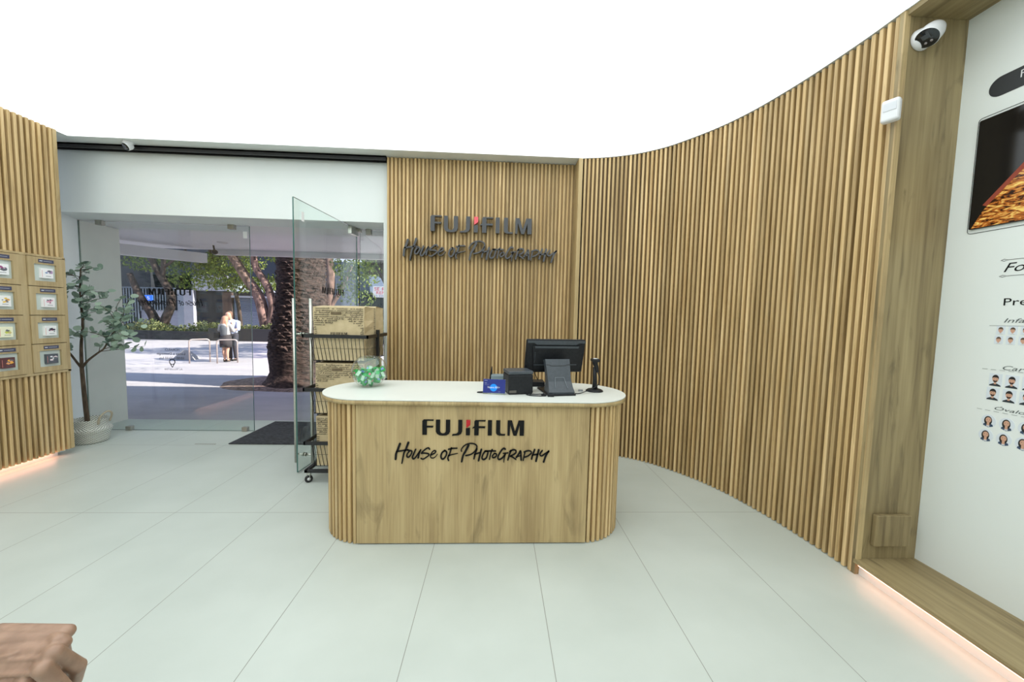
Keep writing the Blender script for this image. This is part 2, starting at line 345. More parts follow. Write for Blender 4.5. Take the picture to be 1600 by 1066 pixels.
# right niche
struct(MB().box((2.39, -3.2, 0), (2.6, 4.3, 3.0)).build('wall_right', M_wallprint), 'pale printed wall on the right')
np_ = MB().bbox((2.042, 1.843, 0.0), (2.39, 1.87, 3.0), 0.001).build('wall_niche', M_niche); struct(np_, 'oak panel at the end of the right niche')
MB().bbox((2.040, 1.836, 0.09), (2.068, 1.845, 2.995), 0.001).build('edge_strip', M_panel, np_)
MB().bbox((2.115, 1.815, 0.176), (2.318, 1.842, 0.356), 0.006).build('cover_plate', M_niche, np_)['label'] = 'square oak cover plate'
struct(MB().bbox((2.05, -3.2, 2.972), (2.39, 1.842, 3.0), 0.001).build('trim_2', M_bench), 'oak soffit board over the right niche')
struct(MB().box((2.066, -3.2, 0.0), (2.39, 1.842, 0.07)).build('baseboard_right', M_white))
pb = MB().bbox((2.028, -3.2, 0.072), (2.39, 1.842, 0.092), 0.001).build('low_platform', M_bench); tag(pb, 'low oak ledge running along the foot of the right wall', 'ledge')
le = MB().box((2.034, -3.0, 0.066), (2.046, 1.82, 0.0715)).build('led_strip', M_led); tag(le, 'warm glowing light strip under the right oak ledge', 'light strip')
# outer shell of the shop (roof and walls that shade the inside)
struct(MB().box((-5.4, -3.4, 3.13), (12, 4.3, 3.4)).build('roof', M_white))

# ------------------------------------------------------------------ signs: letter shapes
FUJI = {
 'F': [(48,290),(48,80),(68,60),(212,60),(208,78),(112,78),(112,155),(208,155),(200,180),(112,180),(112,290)],
 'U': [(245,62),(305,62),(305,235),(318,260),(345,270),(375,262),(390,235),(390,62),(452,62),(452,240),(435,275),(400,296),(350,300),(300,296),(262,275),(245,240)],
 'J': [(572,62),(630,62),(630,235),(615,272),(575,295),(480,300),(488,278),(540,272),(565,255),(572,235)],
 'i': [(685,190),(745,178),(745,292),(685,292)],
 'r': [(690,62),(748,62),(748,135),(735,148),(690,180)],
 'F2': [(808,292),(808,182),(775,188),(808,152),(808,80),(825,62),(975,62),(968,80),(872,80),(872,155),(970,155),(965,182),(872,182),(872,292)],
 'I': [(1008,62),(1068,62),(1068,292),(1008,292)],
 'L': [(1130,62),(1190,62),(1190,240),(1198,262),(1215,270),(1270,270),(1262,292),(1180,292),(1145,280),(1130,255)],
 'M': [(1300,292),(1300,62),(1362,62),(1412,230),(1462,62),(1545,62),(1545,292),(1482,292),(1482,130),(1435,292),(1390,292),(1338,130),(1332,292)]}
W1 = [([(165,95),(130,200),(95,290),(85,400)],42,38),([(325,72),(280,200),(240,290),(205,482)],42,22),([(100,250),(200,232),(320,212)],26,26),
      ([(320,222),(390,238),(380,300),(335,358),(300,345),(308,290),(352,238)],28,26),([(465,205),(430,290),(405,360),(420,392),(455,375),(505,300),(555,220)],30,26),([(560,215),(530,300),(515,372)],26,30),
      ([(732,200),(705,172),(640,210),(575,278),(620,278),(700,285),(722,312),(680,352),(610,396),(570,382)],26,24),([(765,310),(830,278),(850,238),(812,228),(768,275),(748,330),(765,370),(812,372),(850,340),(882,300)],26,12)]
W2 = [([(1020,222),(970,270),(950,340),(970,388),(1010,382),(1050,320),(1058,252),(1018,222)],32,30),([(1150,170),(1120,280),(1085,370),(1100,422)],30,26),([(1095,198),(1170,180),(1260,175)],26,22),([(1095,322),(1170,302),(1272,276)],24,10)]
o = 1514
W3 = [([(1480,112),(1430,220),(1378,320),(1352,442)],44,34),([(1348,238),(1340,205),(1380,140),(1450,92),(1530,76),(1600,90),(1640,128),(1636,175),(1600,238),(1530,295),(1432,322)],20,26),
      ([(130+o,185),(100+o,270),(75+o,382)],30,30),([(215+o,198),(190+o,300),(165+o,420)],36,36),([(85+o,295),(190+o,258)],24,24),
      ([(290+o,228),(250+o,290),(230+o,365),(260+o,398),(310+o,368),(335+o,300),(342+o,238),(290+o,228)],30,30),([(425+o,198),(400+o,270),(375+o,392)],28,24),([(290+o,228),(400+o,226),(492+o,226)],28,26),
      ([(472+o,272),(432+o,325),(446+o,362),(498+o,340),(514+o,292),(472+o,272)],24,24),([(680+o,187),(640+o,175),(580+o,252),(540+o,350),(562+o,394),(620+o,368),(682+o,290)],32,28),([(642+o,272),(735+o,262)],22,22),([(682+o,275),(662+o,380),(655+o,450)],26,12),
      ([(790+o,215),(762+o,300),(735+o,402)],32,30),([(770+o,232),(840+o,198),(888+o,218),(878+o,270),(780+o,330)],30,26),([(790+o,322),(893+o,392)],28,22),
      ([(898+o,352),(950+o,270),(978+o,218),(988+o,300),(995+o,402)],30,34),([(922+o,332),(990+o,316)],20,20),([(1065+o,252),(1050+o,320),(1035+o,412)],28,22),([(1050+o,242),(1120+o,216),(1178+o,226),(1190+o,262),(1130+o,320),(1062+o,346)],28,24),
      ([(1255+o,192),(1222+o,290),(1200+o,382)],32,32),([(1335+o,198),(1310+o,310),(1288+o,425)],38,36),([(1215+o,302),(1320+o,282)],26,26),([(1405+o,212),(1370+o,262),(1362+o,300),(1400+o,318),(1450+o,282),(1532+o,225)],28,26),([(1532+o,222),(1480+o,310),(1438+o,440)],34,34)]
def to_m(p, kind):       # drawing units -> metres of the counter sign, origin = top left of the F
    if kind == 'fuji': px = 655 + p[0] / 9.412; py = 650 + p[1] / 9.412
    else: px = 612 + p[0] / 12.31; py = 688 + p[1] / 12.31
    return ((px - 660) * 0.003825, -(py - 656.4) * 0.0038)
def stroke(mb, pts, w0, w1, k, d0, d1, Mx, mi=0):
    P = spline([(x, y, 0) for x, y in pts], 4) if len(pts) > 2 else [Vector((x, y, 0)) for x, y in pts]
    n = len(P); Lr = []; Rr = []
    for i, p in enumerate(P):
        t = (P[min(i + 1, n - 1)] - P[max(i - 1, 0)]); t = t.normalized() if t.length > 1e-6 else Vector((1, 0, 0))
        nn = Vector((-t.y, t.x, 0)); w = (w0 + (w1 - w0) * i / (n - 1)) / 2
        Lr.append((p, nn, w, t))
    def cap(p, nn, w, t, sgn):
        return [p + (nn * math.cos(a) * w + t * sgn * math.sin(a) * w) for a in (PI * .25, PI * .5, PI * .75)]
    # quad strip with explicit segments: robust where a stroke crosses itself
    a = [p + nn * w for p, nn, w, t in Lr]; b2 = [p - nn * w for p, nn, w, t in Lr]
    c0 = cap(*Lr[0], -1); c1 = cap(*Lr[-1], 1)
    loop = a + c1 + b2[::-1] + c0[::-1]
    conv = [to_m((q.x, q.y), 's') for q in loop]
    V = [Mx @ Vector((x * k, y * k, d0)) for x, y in conv] + [Mx @ Vector((x * k, y * k, d1)) for x, y in conv]
    m_ = len(loop); fs = []
    ia = list(range(n)); ib = [n + 3 + (n - 1 - i) for i in range(n)]
    for i in range(n - 1):
        fs.append((ia[i] + m_, ia[i + 1] + m_, ib[i + 1] + m_, ib[i] + m_)); fs.append((ib[i], ib[i + 1], ia[i + 1], ia[i]))
    e1 = [n - 1, n, n + 1, n + 2, n + 3]; fs.append(tuple(q + m_ for q in e1)); fs.append(tuple(e1[::-1]))
    e0 = [2 * n + 3, 2 * n + 4, 2 * n + 5, 0]; e0 = [2 * n + 2] + [2 * n + 3, 2 * n + 4, 2 * n + 5] + [0]
    fs.append(tuple(q + m_ for q in e0)); fs.append(tuple(e0[::-1]))
    for i in range(m_): j = (i + 1) % m_; fs.append((i, j, j + m_, i + m_))
    mb.add(V, fs, mi=mi)
def write_logo(parent, Mx, k, d0, d1, mb_, mr_, names=('letter', 'script_word'), joined=False):
    for kx, pl in FUJI.items():
        pp = [to_m(p, 'fuji') for p in pl]
        q = MB().prism([(x * k, y * k) for x, y in pp], d0, d1, Mx)
        ob = q.build(names[0], mr_ if kx == 'r' else mb_, parent)
        if kx == 'r': ob['label'] = 'red slanted upper half of the middle letter'
    for wd in (W1, W2, W3):
        q = MB()
        for pts, w0, w1 in wd: stroke(q, pts, w0, w1, k, d0, d1, Mx)
        q.build(names[1], mb_, parent)

# raised sign on the slatted wall
sg = thing('wall_sign', 'large raised glossy black lettering with one red mark mounted on the slatted back wall', 'sign', (-0.17, 3.80, 2.17))
Mx = Matrix.Translation((-0.692, 3.812, 2.415)) @ FACE_NEG_Y
write_logo(sg, Mx, 1.70, 0.012, 0.062, M_acryl, M_redacr)

# ------------------------------------------------------------------ reception counter
CY, CXL, CXR, RB = 2.42, -0.80, 0.565, 0.29
ct = thing('reception_counter', 'rounded oak reception counter with slatted ends, white top and black lettering on its front', 'counter', (-0.12, CY, 0))
def stadium(r, n=24, xl=CXL, xr=CXR, cy=CY):
    return [(xr + r * math.cos(a), cy + r * math.sin(a)) for a in [(-PI / 2 + PI * i / n) for i in range(n + 1)]] + [(xl + r * math.cos(a), cy + r * math.sin(a)) for a in [(PI / 2 + PI * i / n) for i in range(n + 1)]]
MB().prism(stadium(RB - 0.032), 0.012, 0.868, smooth=True).build('carcass', M_slatback, ct)
MB().bbox((CXL - 0.02, CY - RB - 0.004, 0.008), (-0.1115, CY - RB + 0.02, 0.868), 0.001).build('front_panel', M_panel, ct)
MB().bbox((-0.1105, CY - RB - 0.004, 0.008), (CXR + 0.015, CY - RB + 0.02, 0.868), 0.001).build('front_panel', M_panel, ct)
for nm, cx, a0 in (('slatted_end', CXL, -PI / 2), ('slatted_end', CXR, -PI / 2)):
    sgn = -1 if cx == CXL else 1
    pts = [(cx + sgn * RB * math.cos(a0 + PI * i / 40), CY + RB * math.sin(a0 + PI * i / 40), 0) for i in range(41)]
    pts = [p for p in pts]; off = 0.03
    q = MB(); pp = resample(pts, 0.0355)[1:]
    for p, t in pp:
        n = Vector((-t.y, t.x, 0)); n = n if n.dot(Vector((cx, CY, 0)) - p) > 0 else -n
        w2 = 0.0105; pl = [p - t * w2 + n * 0.034, p - t * w2 + n * .003, p - t * (w2 - .003), p + t * (w2 - .003), p + t * w2 + n * .003, p + t * w2 + n * 0.034]
        q.prism([(v.x, v.y) for v in pl], 0.004, 0.868)
    q.build(nm, M_slat, ct)
MB().prism(stadium(RB + 0.028, 32), 0.868, 0.893, smooth=True).build('top_edge', M_panel, ct)
MB().prism(stadium(RB + 0.029, 32), 0.893, 0.900, smooth=True).build('countertop', M_counter, ct)
Mx = Matrix.Translation((-0.429, CY - RB - 0.004, 0.779)) @ FACE_NEG_Y
write_logo(ct, Mx, 1.0, 0.0, 0.006, M_decal, M_red)

# ------------------------------------------------------------------ glass entrance
def pane(a, b_, name, parent=None):
    q = MB(); q.box(a, b_)
    dims = [b_[i] - a[i] for i in range(3)]; thin = dims.index(min(dims))
    ax = [2, 2, 1, 0, 1, 0]
    q.mi = [0 if ax[i] == thin else 1 for i in range(6)]
    return q.build(name, [M_glass, M_gedge], parent)
w1 = pane((-4.64, 4.234, 0.004), (-2.80, 4.246, 2.352), 'window_1'); struct(w1, 'wide fixed pane of frameless glass left of the door')
for x in (-4.40, -2.99):
    MB().bbox((x - 0.035, 4.215, 2.31), (x + 0.035, 4.262, 2.36), 0.004).build('clip', M_clip, w1)
for x in (-4.19, -2.90):
    MB().bbox((x - 0.03, 4.215, 0.0), (x + 0.03, 4.262, 0.05), 0.004).build('clip', M_clip, w1)
MB().box((-2.865, 4.230, 2.215), (-2.822, 4.2335, 2.29)).build('sensor_tag', M_whitepl, w1)
w2 = pane((-1.575, 4.234, 0.004), (-1.21, 4.246, 2.352), 'window_2'); struct(w2, 'narrow fixed pane of glass right of the door')
for x in (-1.475, -1.25): MB().bbox((x - 0.03, 4.215, 2.295), (x + 0.03, 4.262, 2.36), 0.004).build('clip', M_clip, w2)
# mirrored lettering seen from inside
GK = (3.919 - 3.454) / 0.6125
Mg = Matrix.Translation((-3.454, 4.2335, 1.631)) @ FACE_NEG_Y @ Matrix.Diagonal((-1, 1, 1, 1))
def logo_flat(Mx, k, parent, name='lettering', script=True):
    q = MB()
    for kx, pl in FUJI.items():
        pp = [to_m(p, 'fuji') for p in pl]; q.prism([(x * k, y * k) for x, y in pp], 0.0, 0.001, Mx)
    if script:
        for wd in (W1, W2, W3):
            for pts, w0, w1_ in wd: stroke(q, pts, w0, w1_, k, 0.0, 0.001, Mx)
    q.f = [f for f in q.f]
    o = q.build(name, M_decal, parent); return o
logo_flat(Mg, GK, w1)['label'] = 'black lettering seen mirrored'
q = MB()
for txt, xr, z, wdt, hgt in (('HORARIO:', -3.605, 0.925, 0.16, 0.03), ('Lunes a Domingo', -3.543, 0.872, 0.31, 0.036), ('10:00 - 20:00 hrs', -3.559, 0.828, 0.267, 0.03), ('Av. Horacio 500', -3.578, 0.705, 0.197, 0.02)):
    v, f = text_poly(txt, hgt, wdt, 0.0008, M=Matrix.Translation((xr, 4.2335, z)) @ FACE_NEG_Y, mirror=True); q.add(v, f)
q.build('opening_hours', M_decal, w1)
q = MB(); c0 = Vector((-3.688, 4.2328, 0.789)); ring = [c0 + Vector((0.03 * math.cos(a), 0, 0.012 + 0.03 * math.sin(a))) for a in [2 * PI * i / 20 for i in range(20)]]
q.tube(ring, 0.004, 6, closed=True); q.tube([c0 + Vector((-0.022, 0, -0.01)), c0 + Vector((0, 0, -0.052)), c0 + Vector((0.022, 0, -0.01))], 0.004, 6); q.build('location_pin', M_decal, w1)
# open door leaf
DA = Vector((-1.697, 3.105, 0)); DB = Vector((-1.605, 4.215, 0)); dd = (DB - DA); DL = dd.length; ang = math.atan2(dd.y, dd.x)
Md = Matrix.Translation(DA) @ Matrix.Rotation(ang, 4, 'Z')
q = MB().box((0, -0.006, 0.012), (DL, 0.006, 2.350), Md); q.mi = [1, 1, 0, 1, 0, 1]
d1 = q.build('door_1', [M_glass, M_gedge]); struct(d1, 'frameless glass door standing open into the shop')
for sgn, nm in ((1, 'handle'), (-1, 'handle')):
    q = MB(); xh = 0.10
    q.tube([Md @ Vector((xh, sgn * 0.075, z)) for z in (0.06, 1.52)], 0.0135, 16)
    for z in (0.135, 1.21): q.tube([Md @ Vector((xh, sgn * 0.006, z)), Md @ Vector((xh, sgn * 0.075, z))], 0.008, 12); q.tube([Md @ Vector((xh, sgn * 0.006, z)), Md @ Vector((xh, sgn * 0.016, z))], 0.017, 12)
    q.build(nm, M_steel, d1)
MB().bbox((DL - 0.16, -0.02, 2.27), (DL + 0.005, 0.02, 2.355), 0.003, Md).build('hinge', M_steel, d1)
MB().bbox((DL - 0.16, -0.02, 0.003), (DL + 0.005, 0.02, 0.075), 0.003, Md).build('hinge', M_steel, d1)
MB().bbox((-1.66, 4.20, 2.325), (-1.56, 4.26, 2.36), 0.003).build('pivot', M_clip, d1)
MB().box((0.10, -0.0075, 2.18), (0.135, -0.0065, 2.26), Md).build('sensor_tag', M_whitepl, d1)
k2 = 0.30 / 0.6125
Ml = Matrix.Translation(Md @ Vector((0.38 + 0.42, 0, 1.645))) @ Matrix.Rotation(ang, 4, 'Z') @ Matrix.Translation((0, -0.0068, 0)) @ FACE_NEG_Y @ Matrix.Diagonal((-1, 1, 1, 1))
logo_flat(Ml, k2 * 1.35, d1, script=False)['label'] = 'black lettering seen mirrored'

# door mat and floor slot
mt = MB().bbox((-2.78, 3.80, 0.001), (-1.50, 4.60, 0.012), 0.004).build('door_mat', M_mat_)
tag(mt, 'black ribbed rubber door mat lying in the entrance', 'mat')
q = MB().box((-3.12, 3.800, 0.0), (-2.91, 3.812, 0.002)).build('floor_spring_cover', M_clip); tag(q, 'thin metal strip set in the floor left of the mat', 'strip')

# ------------------------------------------------------------------ left display cabinet
def frame_box(mb, x0, x1, y0, y1, z0, z1, wy0, wy1, wz0, wz1):
    """frame with window (front at x1)"""
    mb.box((x0, y0, z0), (x1, wy0, z1)); mb.box((x0, wy1, z0), (x1, y1, z1)); mb.box((x0, wy0, z0), (x1, wy1, wz0)); mb.box((x0, wy0, wz1), (x1, wy1, z1))
cb = thing('display_cabinet', 'oak wall cabinet with two columns of small framed display windows on the left', 'cabinet', (LX - 0.03, 3.2, 0.80))
XF = LX + 0.012
q = MB(); q.box((LX - 0.10, 2.62, 0.795), (XF, 3.535, 0.815)); q.box((LX - 0.10, 2.62, 1.832), (XF, 3.535, 1.85)); q.box((LX - 0.10, 2.62, 0.8), (LX - 0.03, 3.535, 1.84)); q.box((LX - .1, 3.512, .8), (XF, 3.535, 1.84)); q.box((LX - .1, 3.218, .8), (XF - .004, 3.259, 1.84)); q.box((LX - .1, 2.924, .8), (XF - .004, 2.965, 1.84)); q.build('body', M_cab, cb)
M_mount = mat('pale_backing', (0.60, 0.67, 0.63), 0.5)
M_plate = mat('slate_label_plate', (0.055, 0.06, 0.11), 0.4)
rows = [(1.577, 1.828), (1.323, 1.571), (1.072, 1.317), (0.819, 1.066)]
cols = [(3.262, 3.508), (2.968, 3.214), (2.674, 2.920)]
prod_cols = [
 [((0.92,0.90,0.90),(0.25,0.35,0.55),'white box with blue sketch in the top display window at right'),((0.90,0.87,0.87),(0.75,0.40,0.50),'white box with pink and grey picture, second display window at right'),((0.90,0.90,0.88),(0.02,0.02,0.03),'white box with black camera picture, third display window at right'),((0.075,0.085,0.10),(0.85,0.87,0.88),'charcoal box with white corner, bottom display window at right')],
 [((0.9,0.9,0.9),(0.08,0.09,0.16),'white and dark box in the top display window at left'),((0.9,0.88,0.85),(0.85,0.55,0.05),'white box with red and yellow picture, second display window at left'),((0.88,0.86,0.62),(0.55,0.62,0.10),'pale yellow box in the third display window at left'),((0.10,0.03,0.03),(0.9,0.45,0.05),'red and yellow patterned box in the bottom display window at left')]]
for ci, (y0, y1) in enumerate(cols):
    for ri, (z0, z1) in enumerate(rows):
        h_ = z1 - z0; wy0 = y0 + 0.044; wy1 = y1 - 0.045; wz0 = z0 + 0.044; wz1 = z1 - 0.06
        q = MB(); frame_box(q, LX - 0.02, XF + 0.004, y0, y1, z0, z1, wy0, wy1, wz0, wz1); dr = q.build('door', M_cab, cb)
        MB().box((LX - 0.004, wy0 - 0.004, wz0 - 0.004), (LX + 0.001, wy1 + 0.004, wz1 + 0.004)).build('backing', M_mount, dr)
        pl = MB().box((XF + 0.004, y0 + 0.074, z1 - 0.046), (XF + 0.007, y0 + 0.181, z1 - 0.017)); pl = pl.build('label_plate', M_plate, dr)
        t = MB(); zt = z1 - 0.032
        t.box((XF + 0.007, y0 + 0.080, zt - 0.003), (XF + 0.0074, y0 + 0.100, zt + 0.003)); t.box((XF + 0.007, y0 + 0.107, zt - 0.001), (XF + 0.0074, y0 + 0.168, zt + 0.001)); t.build('print', M_whitepl, pl)
        if ci < 2:
            base, acc, lab = prod_cols[ci][ri]
            cyb = (wy0 + wy1) / 2 + 0.004; czb = (wz0 + wz1) / 2 - 0.004; hw, hh = 0.042, 0.043
            pbx = thing('product_box', lab, 'box', (LX, cyb, czb - hh), 'small product boxes in the display windows')
            MB().bbox((LX + 0.0015, cyb - hw, czb - hh), (LX + 0.024, cyb + hw, czb + hh), 0.001).build('carton', mat('carton', base, 0.4), pbx)
            t = MB(); rr = random.Random(ci * 10 + ri)
            xx = LX + 0.0244
            for k in range(9):
                a = rr.uniform(0, 2 * PI); cy2 = cyb + 0.008 + rr.uniform(-.018, .018); cz2 = czb + 0.006 + rr.uniform(-.015, .018); s_ = rr.uniform(.004, .012)
                t.cur = k % 3
                P = [Vector((xx + k * 2e-5, cy2 + s_ * math.cos(a + j * PI / 2) * 1.5, cz2 + s_ * math.sin(a + j * PI / 2))) for j in range(4)]
                t.add(P, [(0, 1, 2, 3)])
            t.cur = 0; t.add([(xx, cyb - hw * .9, czb - hh * .8), (xx, cyb - hw * .84, czb - hh * .8), (xx, cyb - hw * .84, czb + hh * .6), (xx, cyb - hw * .9, czb + hh * .6)], [(0, 1, 2, 3)], mi=3)
            t.add([(xx, cyb - hw * .3, czb - hh * .62), (xx, cyb + hw * .6, czb - hh * .62), (xx, cyb + hw * .6, czb - hh * .54), (xx, cyb - hw * .3, czb - hh * .54)], [(0, 1, 2, 3)], mi=2)
            t.build('printed_front', [mat('print_a', acc, 0.4), mat('print_b', (min(1, acc[0] * .6 + .3), acc[1] * .8, acc[2] * .7 + .1), 0.4), mat('print_c', (0.12, 0.13, 0.15), 0.4), mat('print_red', (0.7, 0.25, 0.2), 0.4)], pbx)

# ------------------------------------------------------------------ potted eucalyptus
PX, PY = -4.205, 3.86
pt = thing('potted_tree', 'tall artificial eucalyptus tree in a woven white basket beside the left wall', 'plant', (PX, PY, 0))
def wovenmat():
    m = mat('woven_rope', (0.6, 0.6, 0.56), 0.8); N, L, b = nodes(m)
    tc = N.new('ShaderNodeTexCoord'); sp = N.new('ShaderNodeSeparateXYZ'); L.new(tc.outputs['Object'], sp.inputs[0])
    sx_ = N.new('ShaderNodeMath'); sx_.operation = 'SUBTRACT'; sx_.inputs[1].default_value = PX; L.new(sp.outputs[0], sx_.inputs[0])
    sy_ = N.new('ShaderNodeMath'); sy_.operation = 'SUBTRACT'; sy_.inputs[1].default_value = PY; L.new(sp.outputs[1], sy_.inputs[0])
    at = N.new('ShaderNodeMath'); at.operation = 'ARCTAN2'; L.new(sy_.outputs[0], at.inputs[0]); L.new(sx_.outputs[0], at.inputs[1])
    a1 = N.new('ShaderNodeMath'); a1.operation = 'MULTIPLY'; a1.inputs[1].default_value = 34; L.new(at.outputs[0], a1.inputs[0])
    s1 = N.new('ShaderNodeMath'); s1.operation = 'SINE'; L.new(a1.outputs[0], s1.inputs[0])
    z1 = N.new('ShaderNodeMath'); z1.operation = 'MULTIPLY'; z1.inputs[1].default_value = 330; L.new(sp.outputs[2], z1.inputs[0])
    s2 = N.new('ShaderNodeMath'); s2.operation = 'SINE'; L.new(z1.outputs[0], s2.inputs[0])
    s = N.new('ShaderNodeMath'); s.operation = 'MULTIPLY'; L.new(s1.outputs[0], s.inputs[0]); L.new(s2.outputs[0], s.inputs[1])
    r = N.new('ShaderNodeValToRGB'); r.color_ramp.elements[0].position = 0.25; r.color_ramp.elements[0].color = (0.16, 0.18, 0.14, 1); r.color_ramp.elements[1].position = 0.55; r.color_ramp.elements[1].color = (0.78, 0.78, 0.72, 1)
    mr = N.new('ShaderNodeMapRange'); mr.inputs[1].default_value = -1; L.new(s.outputs[0], mr.inputs[0]); L.new(mr.outputs[0], r.inputs[0]); L.new(r.outputs[0], b.inputs['Base Color'])
    bp = N.new('ShaderNodeBump'); bp.inputs['Strength'].default_value = 0.6; bp.inputs['Distance'].default_value = 0.006; L.new(s.outputs[0], bp.inputs['Height']); L.new(bp.outputs[0], b.inputs['Normal'])
    return m
M_woven = wovenmat()
prof = [(0.0, 0.003), (0.125, 0.003), (0.132, 0.02), (0.137, 0.08), (0.15, 0.115), (0.158, 0.135), (0.15, 0.15), (0.134, 0.165), (0.13, 0.20), (0.135, 0.235), (0.132, 0.246), (0.122, 0.240), (0.118, 0.20), (0.0, 0.19)]
MB().lathe(prof, 40, (PX, PY, 0)).build('basket', M_woven, pt)
q = MB(); hp = [(PX + 0.13, PY - 0.05, 0.20), (PX + 0.15, PY - 0.055, 0.27), (PX + 0.175, PY - 0.03, 0.315), (PX + 0.19, PY + 0.0, 0.325), (PX + 0.185, PY + 0.03, 0.29), (PX + 0.14, PY + 0.05, 0.21)]
q.tube(spline(hp, 5), 0.009, 8); hp2 = [(2 * PX - x, y, z) for x, y, z in hp]; q2 = MB().tube(spline(hp2, 5), 0.009, 8)
M_rope = noisy('rope', (0.38, 0.33, 0.24), (0.5, 0.44, 0.33), (90, 90, 90), 0.85, bump=0.5)
q.build('handle', M_rope, pt); q2 = MB().tube(spline([(2 * PX - x, y, .17 + (z - .2) * .5) for x, y, z in hp], 5), 0.009, 8); q2.build('handle', M_rope, pt)
MB().lathe([(0.0, 0.195), (0.119, 0.19)], 24, (PX, PY, 0)).build('moss', noisy('moss', (0.05, 0.05, 0.03), (0.12, 0.1, 0.06), (60, 60, 60), 0.9, bump=1), pt)
B = (-4.245, 3.86)
q = MB()
br_paths = [([(-4.235, PY, 0.19), (-4.25, PY, 0.45), (-4.262, PY, 0.78)], 0.020, 0.016),
            ([(-4.262, PY, 0.76), (-4.255, PY, 1.0), (-4.25, PY + .02, 1.25), (-4.25, PY + .01, 1.5), (-4.22, PY, 1.78)], 0.015, 0.005),
            ([(-4.262, PY, 0.77), (-4.315, PY - .02, 0.88), (-4.36, PY - .05, 1.02), (-4.365, PY - .06, 1.25), (-4.33, PY - .04, 1.5)], 0.011, 0.004),
            ([(-4.262, PY, 0.77), (-4.19, PY - .01, 0.85), (-4.10, PY, 0.93), (-4.03, PY, 0.985), (-3.97, PY, 1.10), (-3.88, PY, 1.2)], 0.012, 0.004)]
for p, r0, r1 in br_paths:
    P = spline(p, 6); q.tube(P, [r0 + (r1 - r0) * i / (len(P) - 1) for i in range(len(P))], 10)
tw = random.Random(11); leaves = MB()
def leaf(c, d, r, n):
    d = d.normalized(); s = d.cross(n).normalized(); n = s.cross(d).normalized(); vs = []
    for k in range(9):
        a = 2 * PI * k / 9; vs.append(c + d * (r + r * math.cos(a) * 0.98) + s * (r * 0.86 * math.sin(a)) + n * (0.16 * r * (abs(math.sin(a)) - .3)))
    vs.append(c + d * r - n * r * 0.08)
    leaves.add(vs, [(k, (k + 1) % 9, 9) for k in range(9)], True)
def twig(a, b_, nl, r):
    a = Vector(a); b_ = Vector(b_); mid = (a + b_) / 2 + Vector((tw.uniform(-.03, .03), tw.uniform(-.03, .03), tw.uniform(0, .04)))
    P = spline([a, mid, b_], 6); q.tube(P, [0.0035 - 0.002 * i / (len(P) - 1) for i in range(len(P))], 5)
    for i in range(nl):
        t = 0.25 + 0.75 * i / max(1, nl - 1); p = P[min(len(P) - 1, int(t * (len(P) - 1)))]
        ax = (b_ - a).normalized(); side = ax.cross(Vector((tw.uniform(-1, 1), tw.uniform(-1, 1), tw.uniform(-1, 1)))).normalized()
        d = (side * (1 if i % 2 else -1) + ax * 0.5).normalized()
        rr = r * tw.uniform(0.8, 1.15); nv = Vector((tw.uniform(-.7, .7), tw.uniform(-1.2, .1), tw.uniform(.2, 1.2)))
        st = p + d * 0.008; q.tube([p, st], 0.001, 4, caps=False); leaf(st, d, rr, nv)
tips = [(-4.20,1.84),(-4.15,1.80),(-4.27,1.82),(-4.34,1.76),(-4.30,1.70),(-4.12,1.72),(-4.34,1.62),(-4.16,1.64),(-4.28,1.58),(-4.08,1.56),(-4.02,1.50),(-3.98,1.57),(-3.90,1.52),(-3.82,1.52),
        (-4.36,1.50),(-4.34,1.40),(-4.18,1.46),(-4.12,1.40),(-4.00,1.40),(-3.92,1.42),(-3.86,1.36),(-3.76,1.40),(-3.72,1.32),(-4.36,1.28),(-4.16,1.30),(-4.06,1.28),(-3.96,1.26),(-3.86,1.24),(-3.78,1.22),
        (-3.68,1.24),(-3.64,1.12),(-3.72,1.08),(-3.82,1.10),(-3.92,1.12),(-4.02,1.14),(-4.12,1.16),(-4.20,1.12),(-4.34,1.12),(-3.76,1.0),(-3.86,1.02),(-4.16,1.02),(-4.30,1.02),(-3.70,1.18),(-4.1,1.5),(-4.22,1.36),(-4.05,1.2)]
nodes_b = [Vector(v) for p, a, b_ in br_paths[1:] for v in spline(p, 6)]
for i, (x, z) in enumerate(tips):
    t = Vector((x, PY + tw.uniform(-.16, .16), z)); best = min(nodes_b, key=lambda v: (v - t).length + max(0, v.z - t.z + 0.05) * 3)
    twig(best, t, 6 if (t - best).length < .2 else 8, 0.031)
q.build('trunk', M_bark, pt); leaves.build('foliage', M_leaf, pt)

